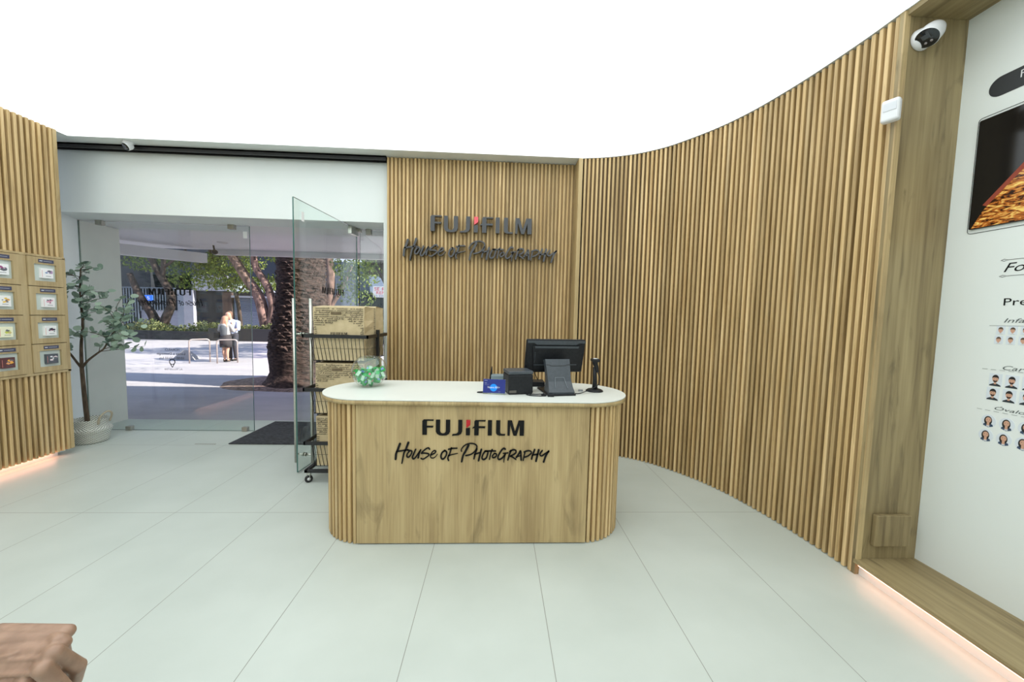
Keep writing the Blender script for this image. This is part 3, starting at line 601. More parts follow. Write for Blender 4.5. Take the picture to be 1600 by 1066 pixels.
# ------------------------------------------------------------------ trolley with baskets and paper bags
tx0, tx1, ty0, ty1 = -1.55, -1.03, 2.93, 3.44
tl = thing('basket_trolley', 'black wire trolley with three tiered baskets on casters beside the glass door', 'trolley', ((tx0 + tx1) / 2, (ty0 + ty1) / 2, 0))
q = MB(); bar = 0.012
for a, b_ in (((tx0, ty0, .085), (tx1, ty0 + .028, .11)), ((tx0, ty1 - .028, .085), (tx1, ty1, .11)), ((tx0, ty0, .085), (tx0 + .028, ty1, .11)), ((tx1 - .028, ty0, .085), (tx1, ty1, .11))): q.bbox(a, b_, .003)
q.build('base_frame', M_black, tl)
for x in (tx0 + 0.005, tx1 - 0.005):
    MB().bbox((x - .014, (ty0 + ty1) / 2 - .014, .10), (x + .014, (ty0 + ty1) / 2 + .014, 1.262), .003).build('post', M_black, tl)
for zr in (0.334, 0.777, 1.213):
    q = MB()
    for a, b_ in (((tx0, ty0, zr - .015), (tx1, ty0 + .012, zr + .013)), ((tx0, ty1 - .012, zr - .015), (tx1, ty1, zr + .013)), ((tx0, ty0, zr - .015), (tx0 + .012, ty1, zr + .013)), ((tx1 - .012, ty0, zr - .015), (tx1, ty1, zr + .013))): q.box(a, b_)
    bx0, bx1, by0, by1, zb = tx0 + .075, tx1 - .02, ty0 + .03, ty1 - .03, zr - .20
    tp = (tx0 + .06, tx1 - .012, ty0 + .01, ty1 - .01)
    n = 14
    for i in range(n + 1):
        f = i / n; xt = tp[0] + (tp[1] - tp[0]) * f; xb = bx0 + (bx1 - bx0) * min(1, f + 0.03)
        q.tube([(xt, tp[2], zr), (xb, by0, zb)], .0024, 5); q.tube([(xt, tp[3], zr), (xb, by1, zb)], .0024, 5)
        yt = tp[2] + (tp[3] - tp[2]) * f; yb = by0 + (by1 - by0) * f
        q.tube([(tp[0], yt, zr), (bx0, yb, zb)], .0024, 5); q.tube([(tp[1], yt, zr), (bx1, yb, zb)], .0024, 5)
        q.tube([(xb, by0, zb), (xb, by1, zb)], .0014, 5)
    q.tube([(bx0, by0, zb), (bx1, by0, zb), (bx1, by1, zb), (bx0, by1, zb)], .003, 6, closed=True)
    for k in (.5,): q.tube([(bx0 - .008, by0 - .01, zb + .1), (bx1 + .004, by0 - .01, zb + .1), (bx1 + .004, by1 + .01, zb + .1), (bx0 - .008, by1 + .01, zb + .1)], .0014, 5, closed=True)
    q.build('basket', M_black, tl)
for x in (tx0 + .03, tx1 - .03):
    for y in (ty0 + .02, ty1 - .02):
        cs = MB(); cs.bbox((x - .014, y - .008, .058), (x + .014, y + .012, .085), .003); cs.box((x - .013, y - .012, .02), (x - .010, y + .012, .07)); cs.box((x + .010, y - .012, .02), (x + .013, y + .012, .07)); c_ = cs.build('caster', M_steel, tl)
        wh = MB(); Mw = Matrix.Translation((x + .0, y - .004, .0305)) @ Matrix.Rotation(math.radians(35), 4, 'Z') @ Matrix.Rotation(PI / 2, 4, 'X')
        wh.lathe([(0.011, -.009), (.027, -.009), (.030, -.006), (.030, .006), (.027, .009), (.011, .009)], 24, (0, 0, 0), Mw); wh.build('wheel', M_black, c_)
        wh = MB().lathe([(0.0005, -.0095), (.013, -.0095), (.013, .0095), (0.0005, .0095)], 20, (0, 0, 0), Mw); wh.build('hub', M_whitepl, c_)
def bag(x0, x1, y0, y1, z0, z1, label, seed, lean=0.0):
    r = random.Random(seed); g = thing('paper_bag', label, 'bag', ((x0 + x1) / 2, (y0 + y1) / 2, z0), 'kraft paper bags on the trolley')
    q = MB(); nz_, ny = 8, 5
    def wob(x, y, z): return Vector((x, y, z)) + Vector((mnoise.noise(Vector((x * 9, y * 9, z * 9 + seed))), mnoise.noise(Vector((x * 7 + 5, y * 9, z * 8 + seed))), 0)) * 0.006
    P = [(x0, y0), (x1, y0), (x1, (y0 + y1) / 2), (x1, y1), (x0, y1), (x0, (y0 + y1) / 2)]
    rows_ = []
    for k in range(nz_ + 1):
        t = k / nz_; z = z0 + (z1 - z0) * t; row = []
        for i, (x, y) in enumerate(P):
            dx = 0
            if i in (2, 5):
                dx = (-1 if i == 2 else 1) * (0.018 + 0.03 * t) * (0.6 + 0.8 * r.random() if 0 < k < nz_ else 0.8)
            row.append(wob(x + dx, y, z))
        rows_.append(row)
    vs = [v for rw in rows_ for v in rw]; fs = []
    for k in range(nz_):
        for i in range(6): j = (i + 1) % 6; fs.append((k * 6 + i, k * 6 + j, (k + 1) * 6 + j, (k + 1) * 6 + i))
    # folded-over top
    t0 = nz_ * 6
    c = len(vs); yc = (y0 + y1) / 2
    vs += [Vector((x0 + .02, yc, z1 + .012)), Vector((x1 - .03, yc, z1 + .012))]
    fs += [(t0, t0 + 1, c + 1, c), (t0 + 1, t0 + 2, c + 1), (t0 + 2, t0 + 3, c + 1), (t0 + 3, t0 + 4, c, c + 1), (t0 + 4, t0 + 5, c), (t0 + 5, t0, c)]
    q.add(vs, fs); body = q.build('body', M_kraft, g)
    # hand hole
    xm = (x0 + x1) / 2 - 0.02; zt = z1 - 0.05
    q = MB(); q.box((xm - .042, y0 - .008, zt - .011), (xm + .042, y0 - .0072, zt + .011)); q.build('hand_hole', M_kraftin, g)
    # printed handwriting
    q = MB(); H = z1 - z0; yf = y0 - 0.0078
    def scrib(xa, xb, z, s=0.0065):
        x = xa; pts = []
        while x < xb:
            if r.random() < .13:
                if len(pts) > 2: q.tube(pts, .002, 3, caps=False)
                pts = []; x += .006; continue
            tall = s * (2.1 if r.random() < .2 else 1)
            pts.append((x, yf, z + r.uniform(-.1, .1) * s)); x += r.uniform(.0028, .0048); pts.append((x, yf, z + tall * r.uniform(.6, 1))); x += r.uniform(.002, .0034)
        if len(pts) > 2: q.tube(pts, .002, 3, caps=False)
    nl = 9
    for i in range(nl):
        z = z1 - .016 - i * .0165; fr = i / (nl - 1)
        if abs(z - zt) < .016: scrib(x0 + .01, xm - .05, z); scrib(xm + .05, x1 - .01, z)
        elif i < 6: scrib(x0 + .008, x1 - .008, z)
        else: scrib(x0 + .008, x0 + (.20 - .05 * (i - 6)), z); scrib(x1 - .12 + .03 * (i - 6), x1 - .008, z)
    for z in [z1 - .17 - .016 * j for j in range(4)]:
        scrib(x0 + .005, x0 + .026, z); scrib(x1 - .028, x1 - .006, z)
    q.build('handwriting_print', M_ink, g)
    q = MB(); Mx = Matrix.Translation((xm - .045, yf + .0005, z1 - .203)) @ FACE_NEG_Y
    for kx, pl in FUJI.items(): q.prism([(a * .215, b_ * .215) for a, b_ in [to_m(p, 'fuji') for p in pl]], 0, .0008, Mx)
    q.build('lettering', M_ink, g)
bag(-1.472, -1.07, 2.962, 3.19, 1.016, 1.448, 'kraft paper bag in the front of the top trolley basket', 1)
bag(-1.468, -1.062, 3.215, 3.42, 1.016, 1.455, 'kraft paper bag standing behind another in the top trolley basket', 2)
bag(-1.462, -1.07, 2.962, 3.40, 0.580, 0.990, 'kraft paper bag in the middle trolley basket', 3)
bag(-1.462, -1.07, 2.962, 3.40, 0.138, 0.550, 'kraft paper bag in the lowest trolley basket', 4)

# ------------------------------------------------------------------ counter objects
Z = 0.9005
bc = Vector((-0.87, 2.50, Z))
bw = thing('glass_bowl', 'round clear glass bowl on the left end of the counter', 'bowl', bc)
R0 = 0.117; prof = []
for i in range(22):
    a = -PI / 2 + 0.42 + (PI - 0.42 - 0.62) * i / 21; prof.append((R0 * math.cos(a), R0 * math.sin(a)))
zoff = -prof[0][1]; outer = [(0.0005, 0)] + [(r, z + zoff + 0.0) for r, z in prof]
inner = [(max(0.0005, r - .003), z + (0.003 if i < 3 else 0)) for i, (r, z) in enumerate(outer)]
MB().lathe(outer + inner[::-1], 40, tuple(bc)).build('glass', M_bowlglass, bw)
MB().tube([bc + Vector((outer[-1][0] * math.cos(2 * PI * k / 32), outer[-1][0] * math.sin(2 * PI * k / 32), outer[-1][1])) for k in range(32)], .0022, 6, closed=True).build('rim', M_bowlglass, bw)
M_g1 = mat('film_green', (0.008, 0.40, 0.09), 0.35); M_g2 = mat('film_pale', (0.50, 0.76, 0.58), 0.4); M_g3 = mat('film_blue', (0.28, 0.40, 0.85), 0.4); M_g4 = mat('film_pink', (0.75, 0.16, 0.32), 0.4)
rb = random.Random(5); NB = 30; RI = R0 - .003 - .0285; cc = bc + Vector((0, 0, zoff))
pos = [cc + Vector((rb.uniform(-.05, .05), rb.uniform(-.05, .05), rb.uniform(-.06, .03))) for _ in range(NB)]
for it in range(500):
    for p in pos: p.z -= .0006 if it < 380 else 0
    for a in range(NB):
        for b_ in range(a):
            d = pos[a] - pos[b_]; L_ = d.length or 1e-6
            if L_ < .0475: c_ = d * ((.0475 - L_) / L_ * .5); pos[a] += c_; pos[b_] -= c_
        d = pos[a] - cc
        if d.length > RI: pos[a] = cc + d * (RI / d.length)
        if pos[a].z < bc.z + .0255: pos[a].z = bc.z + .0255
for k, c_ in enumerate(pos):
    Mb = Matrix.Translation(c_) @ Euler((rb.uniform(-.6, .6), rb.uniform(-.6, .6), rb.uniform(0, 3))).to_matrix().to_4x4()
    q = MB(); hx, hy, hz = .0175, .0110, .0185; q.box((-hx, -hy, -hz), (hx, hy, hz), Mb); q.mi = [0, 0, 0, 0, 0, 1] if k % 2 else [0, 0, 0, 1, 0, 0]
    for sgn in (-1, 1):
        yq = sgn * (hy + .0003); P = [Mb @ Vector(v) for v in ((-hx * .6, yq, -hz * .3), (hx * .6, yq, -hz * .3), (hx * .6, yq, hz * .45), (-hx * .6, yq, hz * .45))]
        q.add(P, [(0, 1, 2, 3)], mi=2 if k % 3 else 3)
    tag(q.build('film_box', [M_g1, M_g2, M_g3, M_g4]), 'small green and white film box in the glass bowl', 'box', 'film boxes in the glass bowl')
# blue card stand
cs = thing('card_stand', 'small blue card in a clear holder standing beside the black printer', 'sign', (-0.005, 2.28, Z))
Mc = Matrix.Translation((-0.08, 2.292, Z)) @ Matrix.Rotation(math.radians(-9), 4, 'Z') @ Matrix.Rotation(math.radians(-8), 4, 'X')
MB().box((0, 0, 0), (.148, .0025, .100), Mc).build('holder', M_bowlglass, cs)
MB().box((0, 0.003, 0), (.148, .035, .003), Matrix.Translation((-0.08, 2.292, Z)) @ Matrix.Rotation(math.radians(-9), 4, 'Z')).build('foot', M_bowlglass, cs)
cd_ = MB().box((.002, -.0016, .010), (.146, -.0004, .098), Mc).build('card', mat('navy_card', (0.012, 0.022, 0.19), 0.3), cs)
q = MB(); q.prism([(.070 + .024 * math.cos(2 * PI * k / 28), .044 + .024 * math.sin(2 * PI * k / 28)) for k in range(28)], 0, .0004, Mc @ Matrix.Translation((0, -.0017, 0)) @ FACE_NEG_Y); q.build('blue_disc', mat('azure_print', (0.0, 0.25, 0.85), 0.3), cd_)
q = MB()
for txt, x, z, wd, hg in (('Nueva BX+', .032, .040, .078, .012), ('visa', .009, .087, .020, .004), ('Pago', .012, .070, .014, .004), ('aquí con tu', .012, .061, .026, .003), ('vigencia', .102, .018, .016, .002)):
    v, f = text_poly(txt, hg, wd, .0006, M=Mc @ Matrix.Translation((x, -.0020, z)) @ FACE_NEG_Y); q.add(v, f)
q.build('print', M_whitepl, cd_)
# receipt printer
pr = thing('receipt_printer', 'black box-shaped receipt printer on the counter between blue card and monitor', 'printer', (0.15, 2.36, Z))
Mp = Matrix.Translation((0.152, 2.36, Z)) @ Matrix.Rotation(math.radians(12), 4, 'Z')
MB().bbox((-.083, -.07, 0.004), (.083, .085, .128), .006, Mp).build('body', M_blackpl, pr)
MB().bbox((-.084, -.071, .130), (.084, .086, .152), .006, Mp).build('lid', M_greypl, pr)
MB().bbox((-.078, -.066, 0), (.078, .08, .005), .001, Mp).build('foot', M_blackpl, pr)
MB().box((-.077, -.0715, .012), (-.03, -.0705, .028), Mp).build('label_plate', mat('dull_plate', (.09, .08, .07), .5), pr)
# monitor
mo = thing('till_monitor', 'black point of sale monitor seen from behind on its sloping stand', 'monitor', (0.43, 2.48, Z))
Mm = Matrix.Translation((0.412, 2.47, 1.135)) @ Matrix.Rotation(math.radians(8), 4, 'Z') @ Matrix.Rotation(math.radians(14), 4, 'X') @ Matrix.Scale(1.03, 4)
MB().bbox((-.205, 0.0, -.118), (.205, .020, .118), .010, Mm, seg=3).build('screen_frame', M_blackpl, mo)
q = MB(); q.prism([(-.198, .108), (-.198, -.06), (-.165, -.10), (.165, -.10), (.198, -.06), (.198, .108)], 0, .012, Mm @ FACE_NEG_Y); q.build('back_cover', M_blackpl, mo)
q = MB(); q.prism([(-.20, .113), (-.20, .098), (-.155, .098), (-.135, .086), (.135, .086), (.155, .098), (.20, .098), (.20, .113)], .0122, .0165, Mm @ FACE_NEG_Y); q.build('top_trim', M_greypl, mo)
q = MB(); pl = [(-.165, .078), (.165, .078), (.15, -.085), (-.15, -.085)]; q.prism(pl, .012, .022, Mm @ FACE_NEG_Y)
q.prism([(-.150, .075), (.150, .075), (.146, .060), (-.146, .060)], .022, .026, Mm @ FACE_NEG_Y); q.build('rear_housing', M_blackpl, mo)
q = MB(); q.prism([(-.152, .080), (.152, .080), (.148, .066), (-.148, .066)], .0262, .028, Mm @ FACE_NEG_Y); q.prism([(-.15, -.05), (-.02, -.05), (-.02, -.056), (-.15, -.056)], .0222, .024, Mm @ FACE_NEG_Y); q.prism([(.09, -.05), (.15, -.05), (.15, -.056), (.09, -.056)], .0222, .024, Mm @ FACE_NEG_Y); q.build('ridge', M_greypl, mo)
q = MB()
for k in range(8): q.box((-.148, -.0245, -.04 + k * .010), (-.143, -.0215, -.036 + k * .010), Mm)
q.build('vent', M_greypl, mo)
MB().box((-.19, .0195, -.108), (.19, .0215, .108), Mm).build('screen', mat('dark_screen', (.01, .01, .012), .1), mo)
Ms = Matrix.Translation((0.418, 2.345, Z)) @ Matrix.Rotation(math.radians(10), 4, 'Z')
# stand: side profile (y, z) swept across x, narrowing to the top
def sweep(prof, wid, Mx):
    n = len(prof); vs = [Mx @ Vector((-wid[i], p[0], p[1])) for i, p in enumerate(prof)] + [Mx @ Vector((wid[i], p[0], p[1])) for i, p in enumerate(prof)]
    fs = [tuple(range(n)), tuple(range(2 * n - 1, n - 1, -1))] + [(i, i + n, (i + 1) % n + n, (i + 1) % n) for i in range(n)]
    return MB().add(vs, fs)
sweep([(-.075, .010), (-.078, .024), (-.062, .045), (-.030, .085), (.015, .195), (.028, .226), (.075, .215), (.06, .19), (.03, .08), (.05, .02), (.05, .010)], [.088, .087, .083, .079, .083, .086, .086, .083, .079, .08, .08], Ms).build('stand', M_greypl, mo)
q = MB().bbox((-.095, -.085, 0), (.095, .17, .012), .005, Ms); q.build('base', M_blackpl, mo)
q = MB(); pp = [Ms @ Vector(v) for v in ((-.042, -.066, .048), (-.036, -.043, .080), (-.030, -.024, .110), (.030, -.024, .110), (.036, -.043, .080), (.042, -.066, .048))]; q.tube(pp, .0013, 5); q.build('arch_line', mat('light_line', (.22, .25, .28), .4), mo)
q = MB(); q.tube([Ms @ Vector(v) for v in ((-.083, .012, .190), (-.06, .012, .190), (-.05, .009, .183), (.05, .009, .183), (.06, .012, .190), (.083, .012, .190))], .0016, 5); q.build('seam', M_black, mo)
# scanner
sc = thing('barcode_scanner', 'black handheld barcode scanner upright in its round stand at the counter end', 'scanner', (0.69, 2.44, Z))
q = MB(); q.lathe([(0.0005, .014), (.02, .020), (.045, .014), (.058, .006), (.060, 0), (0.0005, 0)], 32, (0.69, 2.44, Z)); q.build('base', M_blackpl, sc)
q = MB(); q.tube([(0.69, 2.43, Z + .01), (0.688, 2.43, Z + .08), (0.684, 2.43, Z + .17)], [.020, .015, .013], 14); q.build('stem', M_blackpl, sc)
q = MB(); P = spline([(0.700, 2.425, Z + .135), (0.693, 2.42, Z + .17), (0.684, 2.42, Z + .195), (0.682, 2.42, Z + .222)], 5); q.tube(P, [.013 + .012 * (i / (len(P) - 1)) ** 2 for i in range(len(P))], 16)
q.bbox((.655, 2.39, Z + .207), (.710, 2.45, Z + .229), .008); q.build('head', M_blackpl, sc)
MB().box((.668, 2.40, Z + .2285), (.694, 2.43, Z + .2305)).build('window', M_whitepl, sc)
def cable(name, pts, r, label):
    o = MB().tube(spline(pts, 8), r, 8).build(name, M_blackpl); return tag(o, label, 'cable')
cable('cable', [(.698, 2.412, Z + .14), (.712, 2.402, Z + .10), (.706, 2.392, Z + .06), (.66, 2.36, Z + .036), (.60, 2.35, Z + .012), (.555, 2.33, Z + .004), (.53, 2.33, Z + .004)], .003, 'thin black cable looping from the barcode scanner to the monitor base')
cable('cable', [(.20, 2.275, Z + .006), (.24, 2.25, Z + .003), (.31, 2.245, Z + .003), (.325, 2.26, Z + .004), (.30, 2.285, Z + .003), (.32, 2.31, Z + .004)], .0038, 'black cable curling on the counter in front of the printer')
cable('cable', [(.22, 2.262, Z + .010), (.26, 2.262, Z + .009), (.30, 2.27, Z + .009), (.345, 2.243, Z + .010), (.37, 2.25, Z + .010)], .0035, 'black cable running from printer to monitor')
cable('cable', [(-.04, 2.33, Z + .003), (-.09, 2.32, Z + .003), (-.115, 2.33, Z + .003), (-.09, 2.345, Z + .003), (-.03, 2.35, Z + .004)], .0038, 'black cable loop behind the blue card')
cable('cable', [(.235, 2.46, 1.20), (.215, 2.45, 1.19), (.205, 2.44, 1.15), (.22, 2.45, 1.10), (.26, 2.47, 1.04), (.30, 2.50, .96)], .003, 'thin black cable hanging from the left side of the monitor')
q = MB().bbox((.335, 2.232, Z), (.375, 2.248, Z + .016), .002).build('cable_plug', M_blackpl); tag(q, 'small black plug lying before the monitor base', 'plug')
q = MB().bbox((.575, 2.42, Z), (.605, 2.434, Z + .012), .002).build('cable_plug', mat('grey_plug', (.25, .26, .27), .4)); tag(q, 'small grey connector lying between monitor base and scanner', 'plug')
# items behind
kb = MB().bbox((.20, 2.56, Z), (.36, 2.68, Z + .035), .005).build('keyboard', M_blackpl); tag(kb, 'black keyboard edge lying behind the printer', 'keyboard')
gb = MB().bbox((-.03, 2.52, Z), (.09, 2.60, Z + .085), .006, None).build('card_terminal_box', mat('slate_box', (.17, .22, .24), .5)); tag(gb, 'slate grey box behind the blue card', 'box')
ph = MB(); ph.prism([(-.016, 0), (.014, 0), (.014, .06), (.012, .135), (.006, .135), (-.006, .06)], 0, .05, Matrix.Translation((-.035, 2.62, Z)) @ FACE_NEG_Y); ph = ph.build('tablet', M_blackpl); tag(ph, 'thin black tablet seen edge-on behind the blue card', 'tablet')

# ------------------------------------------------------------------ cameras and motion sensor
def turret(loc, look, up, s, label):
    t = thing('security_camera', label, 'camera', loc); L_ = Vector(look).normalized(); loc = Vector(loc); up = Vector(up).normalized()
    qm = Matrix.Translation(loc) @ up.to_track_quat('Z', 'Y').to_matrix().to_4x4()
    MB().lathe([(0.0005, 0), (.046 * s, 0), (.048 * s, .004 * s), (.044 * s, .02 * s), (.032 * s, .03 * s), (0.0005, .03 * s)], 28, (0, 0, 0), qm).build('mount', M_whitepl, t)
    c = loc + up * .045 * s
    hm = Matrix.Translation(c) @ L_.to_track_quat('Z', 'Y').to_matrix().to_4x4()
    MB().lathe([(0.0005, -.045 * s), (.02 * s, -.042 * s), (.036 * s, -.03 * s), (.042 * s, -.01 * s), (.043 * s, .03 * s), (.041 * s, .034 * s)], 32, (0, 0, 0), hm).build('housing', M_whitepl, t)
    fc = MB().lathe([(0.0005, .036 * s), (.038 * s, .036 * s), (.0415 * s, .033 * s)], 32, (0, 0, 0), hm).build('face', M_acryl, t)
    MB().bbox((-.014 * s, -.002 * s, .036 * s), (.014 * s, .018 * s, .0375 * s), .0005, hm).build('lens', mat('lens_grey', (.07, .08, .09), .2), fc)
    q = MB()
    for x in (-.01, .01): q.lathe([(0.0005, .0378 * s), (.005 * s, .0378 * s), (.005 * s, .036 * s)], 10, (x * s, -.018 * s, 0), hm)
    q.build('infrared_lamp', mat('ir', (.30, .27, .27), .3), fc)
turret((2.132, 1.842, 2.858), (-0.66, -0.10, -0.74), (0, -1, 0), 1.1, 'white security camera with black face high on the oak niche panel')
turret((-3.58, 3.735, 3.0), (-0.25, -0.75, -0.62), (0, 0, -1), 0.85, 'white security camera with black face under the ceiling over the entrance')
ms = thing('motion_sensor', 'white wall motion sensor on the last slats of the curved wall', 'sensor', (2.03, 1.85, 2.5))
Mq = Matrix.Translation((2.0, 1.83, 2.50)) @ Matrix.Rotation(math.radians(-62), 4, 'Z')
MB().bbox((-.035, -.022, -.055), (.035, .022, .055), .012, Mq, seg=3).build('case', M_whitepl, ms)
MB().bbox((-.025, -.0245, -.005), (.025, -.021, .035), .003, Mq).build('lens', mat('frosted', (.66, .68, .72), .5), ms)

# ------------------------------------------------------------------ right wall graphics (text runs toward -y, faces -x)
FACE_NEG_X = Matrix(((0, 0, -1, 0), (-1, 0, 0, 0), (0, 1, 0, 0), (0, 0, 0, 1)))
def RW(y, z, off=0.0): return Matrix.Translation((2.39 - off, y, z)) @ FACE_NEG_X
tv = thing('wall_screen', 'wide wall screen showing a golden lit iron tower against black', 'screen', (2.38, 1.3, 1.89))
q = MB(); 
def rrect(x0, y0, x1, y1, r, n=5):
    P = []
    for cx, cy, a0 in ((x1 - r, y0 + r, -PI / 2), (x1 - r, y1 - r, 0), (x0 + r, y1 - r, PI / 2), (x0 + r, y0 + r, PI)):
        P += [(cx + r * math.cos(a0 + PI / 2 * k / n), cy + r * math.sin(a0 + PI / 2 * k / n)) for k in range(n + 1)]
    return P
q.prism(rrect(0, 0, .92, .53, .006), 0, .012, RW(1.75, 1.893)); q.build('frame', M_blackpl, tv)
q = MB(); q.prism(rrect(.002, .002, .918, .528, .005), .012, .0125, RW(1.75, 1.893)); scr = q.build('screen', mat('screen_black', (.004, .004, .005), .12), tv)
def lattice():
    m = bpy.data.materials.new('lit_iron_lattice'); m.use_nodes = True; N = m.node_tree.nodes; L = m.node_tree.links; b = N['Principled BSDF']
    tc = N.new('ShaderNodeTexCoord'); mp = N.new('ShaderNodeMapping'); mp.inputs['Rotation'].default_value = (math.radians(38), 0, 0); mp.inputs['Scale'].default_value = (30, 22, 60)
    n = N.new('ShaderNodeTexNoise'); n.inputs['Scale'].default_value = 1; n.inputs['Detail'].default_value = 6; n.inputs['Distortion'].default_value = 1.5
    r = N.new('ShaderNodeValToRGB'); e = r.color_ramp.elements; e[0].position = .40; e[0].color = (.02, .004, .001, 1); e[1].position = .68; e[1].color = (1, .72, .18, 1); k = e.new(.52); k.color = (.55, .16, .02, 1)
    L.new(tc.outputs['Object'], mp.inputs[0]); L.new(mp.outputs[0], n.inputs['Vector']); L.new(n.outputs['Fac'], r.inputs[0]); L.new(r.outputs[0], b.inputs['Emission Color']); b.inputs['Emission Strength'].default_value = .9
    b.inputs['Base Color'].default_value = (0, 0, 0, 1); b.inputs['Roughness'].default_value = .15; return m
M_lat = lattice()
q = MB(); q.prism([(.01, .003), (.46, .003), (.40, .27), (.46, .52), (.40, .52), (.33, .42), (.20, .30), (.12, .18), (.05, .085)], .0126, .013, RW(1.75, 1.893)); q.build('tower_leg', M_lat, scr)
q = MB(); q.prism([(.045, .11), (.06, .10), (.22, .29), (.21, .31)], .0130, .0133, RW(1.75, 1.893)); q.build('tower_beam', mat('dark_red_iron', (.12, .02, .01), .5, emis=(.25, .04, .015), es=.6), scr)
# thin printed rule around the screen
q = MB(); P = rrect(-.011, -.020, .95, .545, .015); q.tube([RW(1.75, 1.893, .0015) @ Vector((x, y, 0)) for x, y in P], .0012, 4, closed=True); tag(q.build('printed_outline', M_decal), 'thin printed outline on the wall around the screen', 'wall graphic')
q = MB(); q.prism(rrect(0, 0, .60, .092, .045, 8), 0, .0015, RW(1.735, 2.513)); bn = q.build('printed_banner', mat('charcoal_print', (.025, .028, .032), .5))
tag(bn, 'dark round-ended banner printed high on the right wall', 'wall graphic')
q = MB(); v, f = text_poly('FOTOS AL INSTANTE', .034, .42, .0021, M=RW(1.628, 2.555)); q.add(v, f); q.build('lettering', M_whitepl, bn)
hd = thing('printed_heading', 'italic heading between two arrow rules printed on the right wall', 'wall graphic', (2.389, 1.55, 1.64))
q = MB(); v, f = text_poly('Foto Estudio', .042, .36, .001, shear=.35, M=RW(1.612, 1.665)); q.add(v, f); q.build('lettering', M_decal, hd)
q = MB()
for z in (1.722, 1.647):
    q.tube([RW(1.60, z, .0008) @ Vector((x, 0, 0)) for x in (0, .36)], .001, 4)
    q.tube([RW(1.60, z, .0008) @ Vector((x, y, 0)) for x, y in ((0, 0), (-.014, .005), (-.026, 0), (-.014, -.005))], .001, 4, closed=True)
q.build('arrow_rule', M_decal, hd)
q = MB(); v, f = text_poly('Presentaciones', .034, .36, .001, M=RW(1.600, 1.508)); q.add(v, f); tag(q.build('printed_subheading', M_decal), 'plain printed word under the italic heading', 'wall graphic')
M_tg = mat('grey_print', (.10, .12, .12), .6)
M_pbg = mat('photo_paper', (.70, .76, .82), .5); M_skin = mat('printed_skin', (.62, .36, .25), .6); M_hair1 = mat('printed_brown_hair', (.09, .055, .035), .6); M_hair2 = mat('printed_black_hair', (.015, .014, .015), .6); M_cl = mat('printed_shirt', (.02, .03, .04), .6); M_cl2 = mat('printed_jacket', (.04, .07, .13), .6); M_lt = mat('printed_blouse', (.62, .64, .68), .6)
def ell(cx, cy, rx, ry, n=16): return [(cx + rx * math.cos(2 * PI * k / n), cy + ry * math.sin(2 * PI * k / n)) for k in range(n)]
def portrait(parent, y, z, wd, hg, style):
    q = MB(); X = RW(y, z)
    if style == 'oval': q.prism(ell(wd / 2, hg / 2, wd / 2, hg / 2, 24), 0, .0010, X, mi=0)
    else: q.prism([(0, 0), (wd, 0), (wd, hg), (0, hg)], 0, .0010, X, mi=0)
    c = wd / 2; u = hg
    if style == 'child': q.prism([(c - .30 * wd, 0), (c - .16 * wd, .10 * u), (c + .16 * wd, .10 * u), (c + .30 * wd, 0)], .0010, .0012, X, mi=3); sk, hr, rx, ry, hy = 1, 2, .26, .30, .50
    elif style == 'man': q.prism([(c - .46 * wd, 0), (c - .42 * wd, .10 * u), (c - .14 * wd, .22 * u), (c + .14 * wd, .22 * u), (c + .42 * wd, .10 * u), (c + .46 * wd, 0)], .0010, .0012, X, mi=3); sk, hr, rx, ry, hy = 1, 2, .24, .29, .56
    else: q.prism([(c - .34 * wd, .12 * u), (c - .30 * wd, .26 * u), (c, .36 * u), (c + .30 * wd, .26 * u), (c + .34 * wd, .12 * u), (c, .01 * u)], .0010, .0012, X, mi=3); q.prism([(c - .10 * wd, .05 * u), (c - .1 * wd, .35 * u), (c + .1 * wd, .35 * u), (c + .1 * wd, .05 * u)], .0012, .0013, X, mi=4); sk, hr, rx, ry, hy = 1, 2, .19, .23, .58
    if style == 'oval': q.prism(ell(c - .02 * wd, .52 * u, .27 * wd, .36 * u), .0013, .0014, X, mi=2)
    else: q.prism(ell(c, (hy + .08) * u, (rx + .02) * wd, (ry - .02) * u), .0012, .0014, X, mi=2)
    q.prism([(c - .09 * wd, .15 * u), (c - .08 * wd, hy * u), (c + .08 * wd, hy * u), (c + .09 * wd, .15 * u)], .0014, .0015, X, mi=1)
    q.prism(ell(c, hy * u, rx * wd, ry * u * .92), .0015, .0017, X, mi=1)
    if style != 'oval': q.prism([(c - rx * wd, (hy + .06) * u), (c - rx * .95 * wd, (hy + .22) * u), (c, (hy + ry + .06) * u), (c + rx * .95 * wd, (hy + .22) * u), (c + rx * wd, (hy + .06) * u), (c + rx * .6 * wd, (hy + .13) * u), (c - rx * .6 * wd, (hy + .13) * u)], .0017, .0018, X, mi=2)
    if style == 'man': q.prism([(c - .17 * wd, (hy - .08) * u), (c, (hy - .12) * u), (c + .17 * wd, (hy - .08) * u), (c + .10 * wd, (hy - .25) * u), (c - .10 * wd, (hy - .25) * u)], .0017, .0018, X, mi=2)
    for ex in (-.09, .09): q.prism(ell(c + ex * wd, (hy + .03) * u, .035 * wd, .018 * u, 8), .0018, .0019, X, mi=2)
    q.prism(ell(c, (hy - .14) * u, .06 * wd, .014 * u, 8), .0018, .0019, X, mi=5)
    q.build('portrait', [M_pbg, M_skin, M_hair1 if style == 'child' else M_hair2, {'child': M_lt, 'man': M_cl, 'oval': M_cl2}[style], M_lt, mat('lip', (.45, .15, .13), .6)], parent)
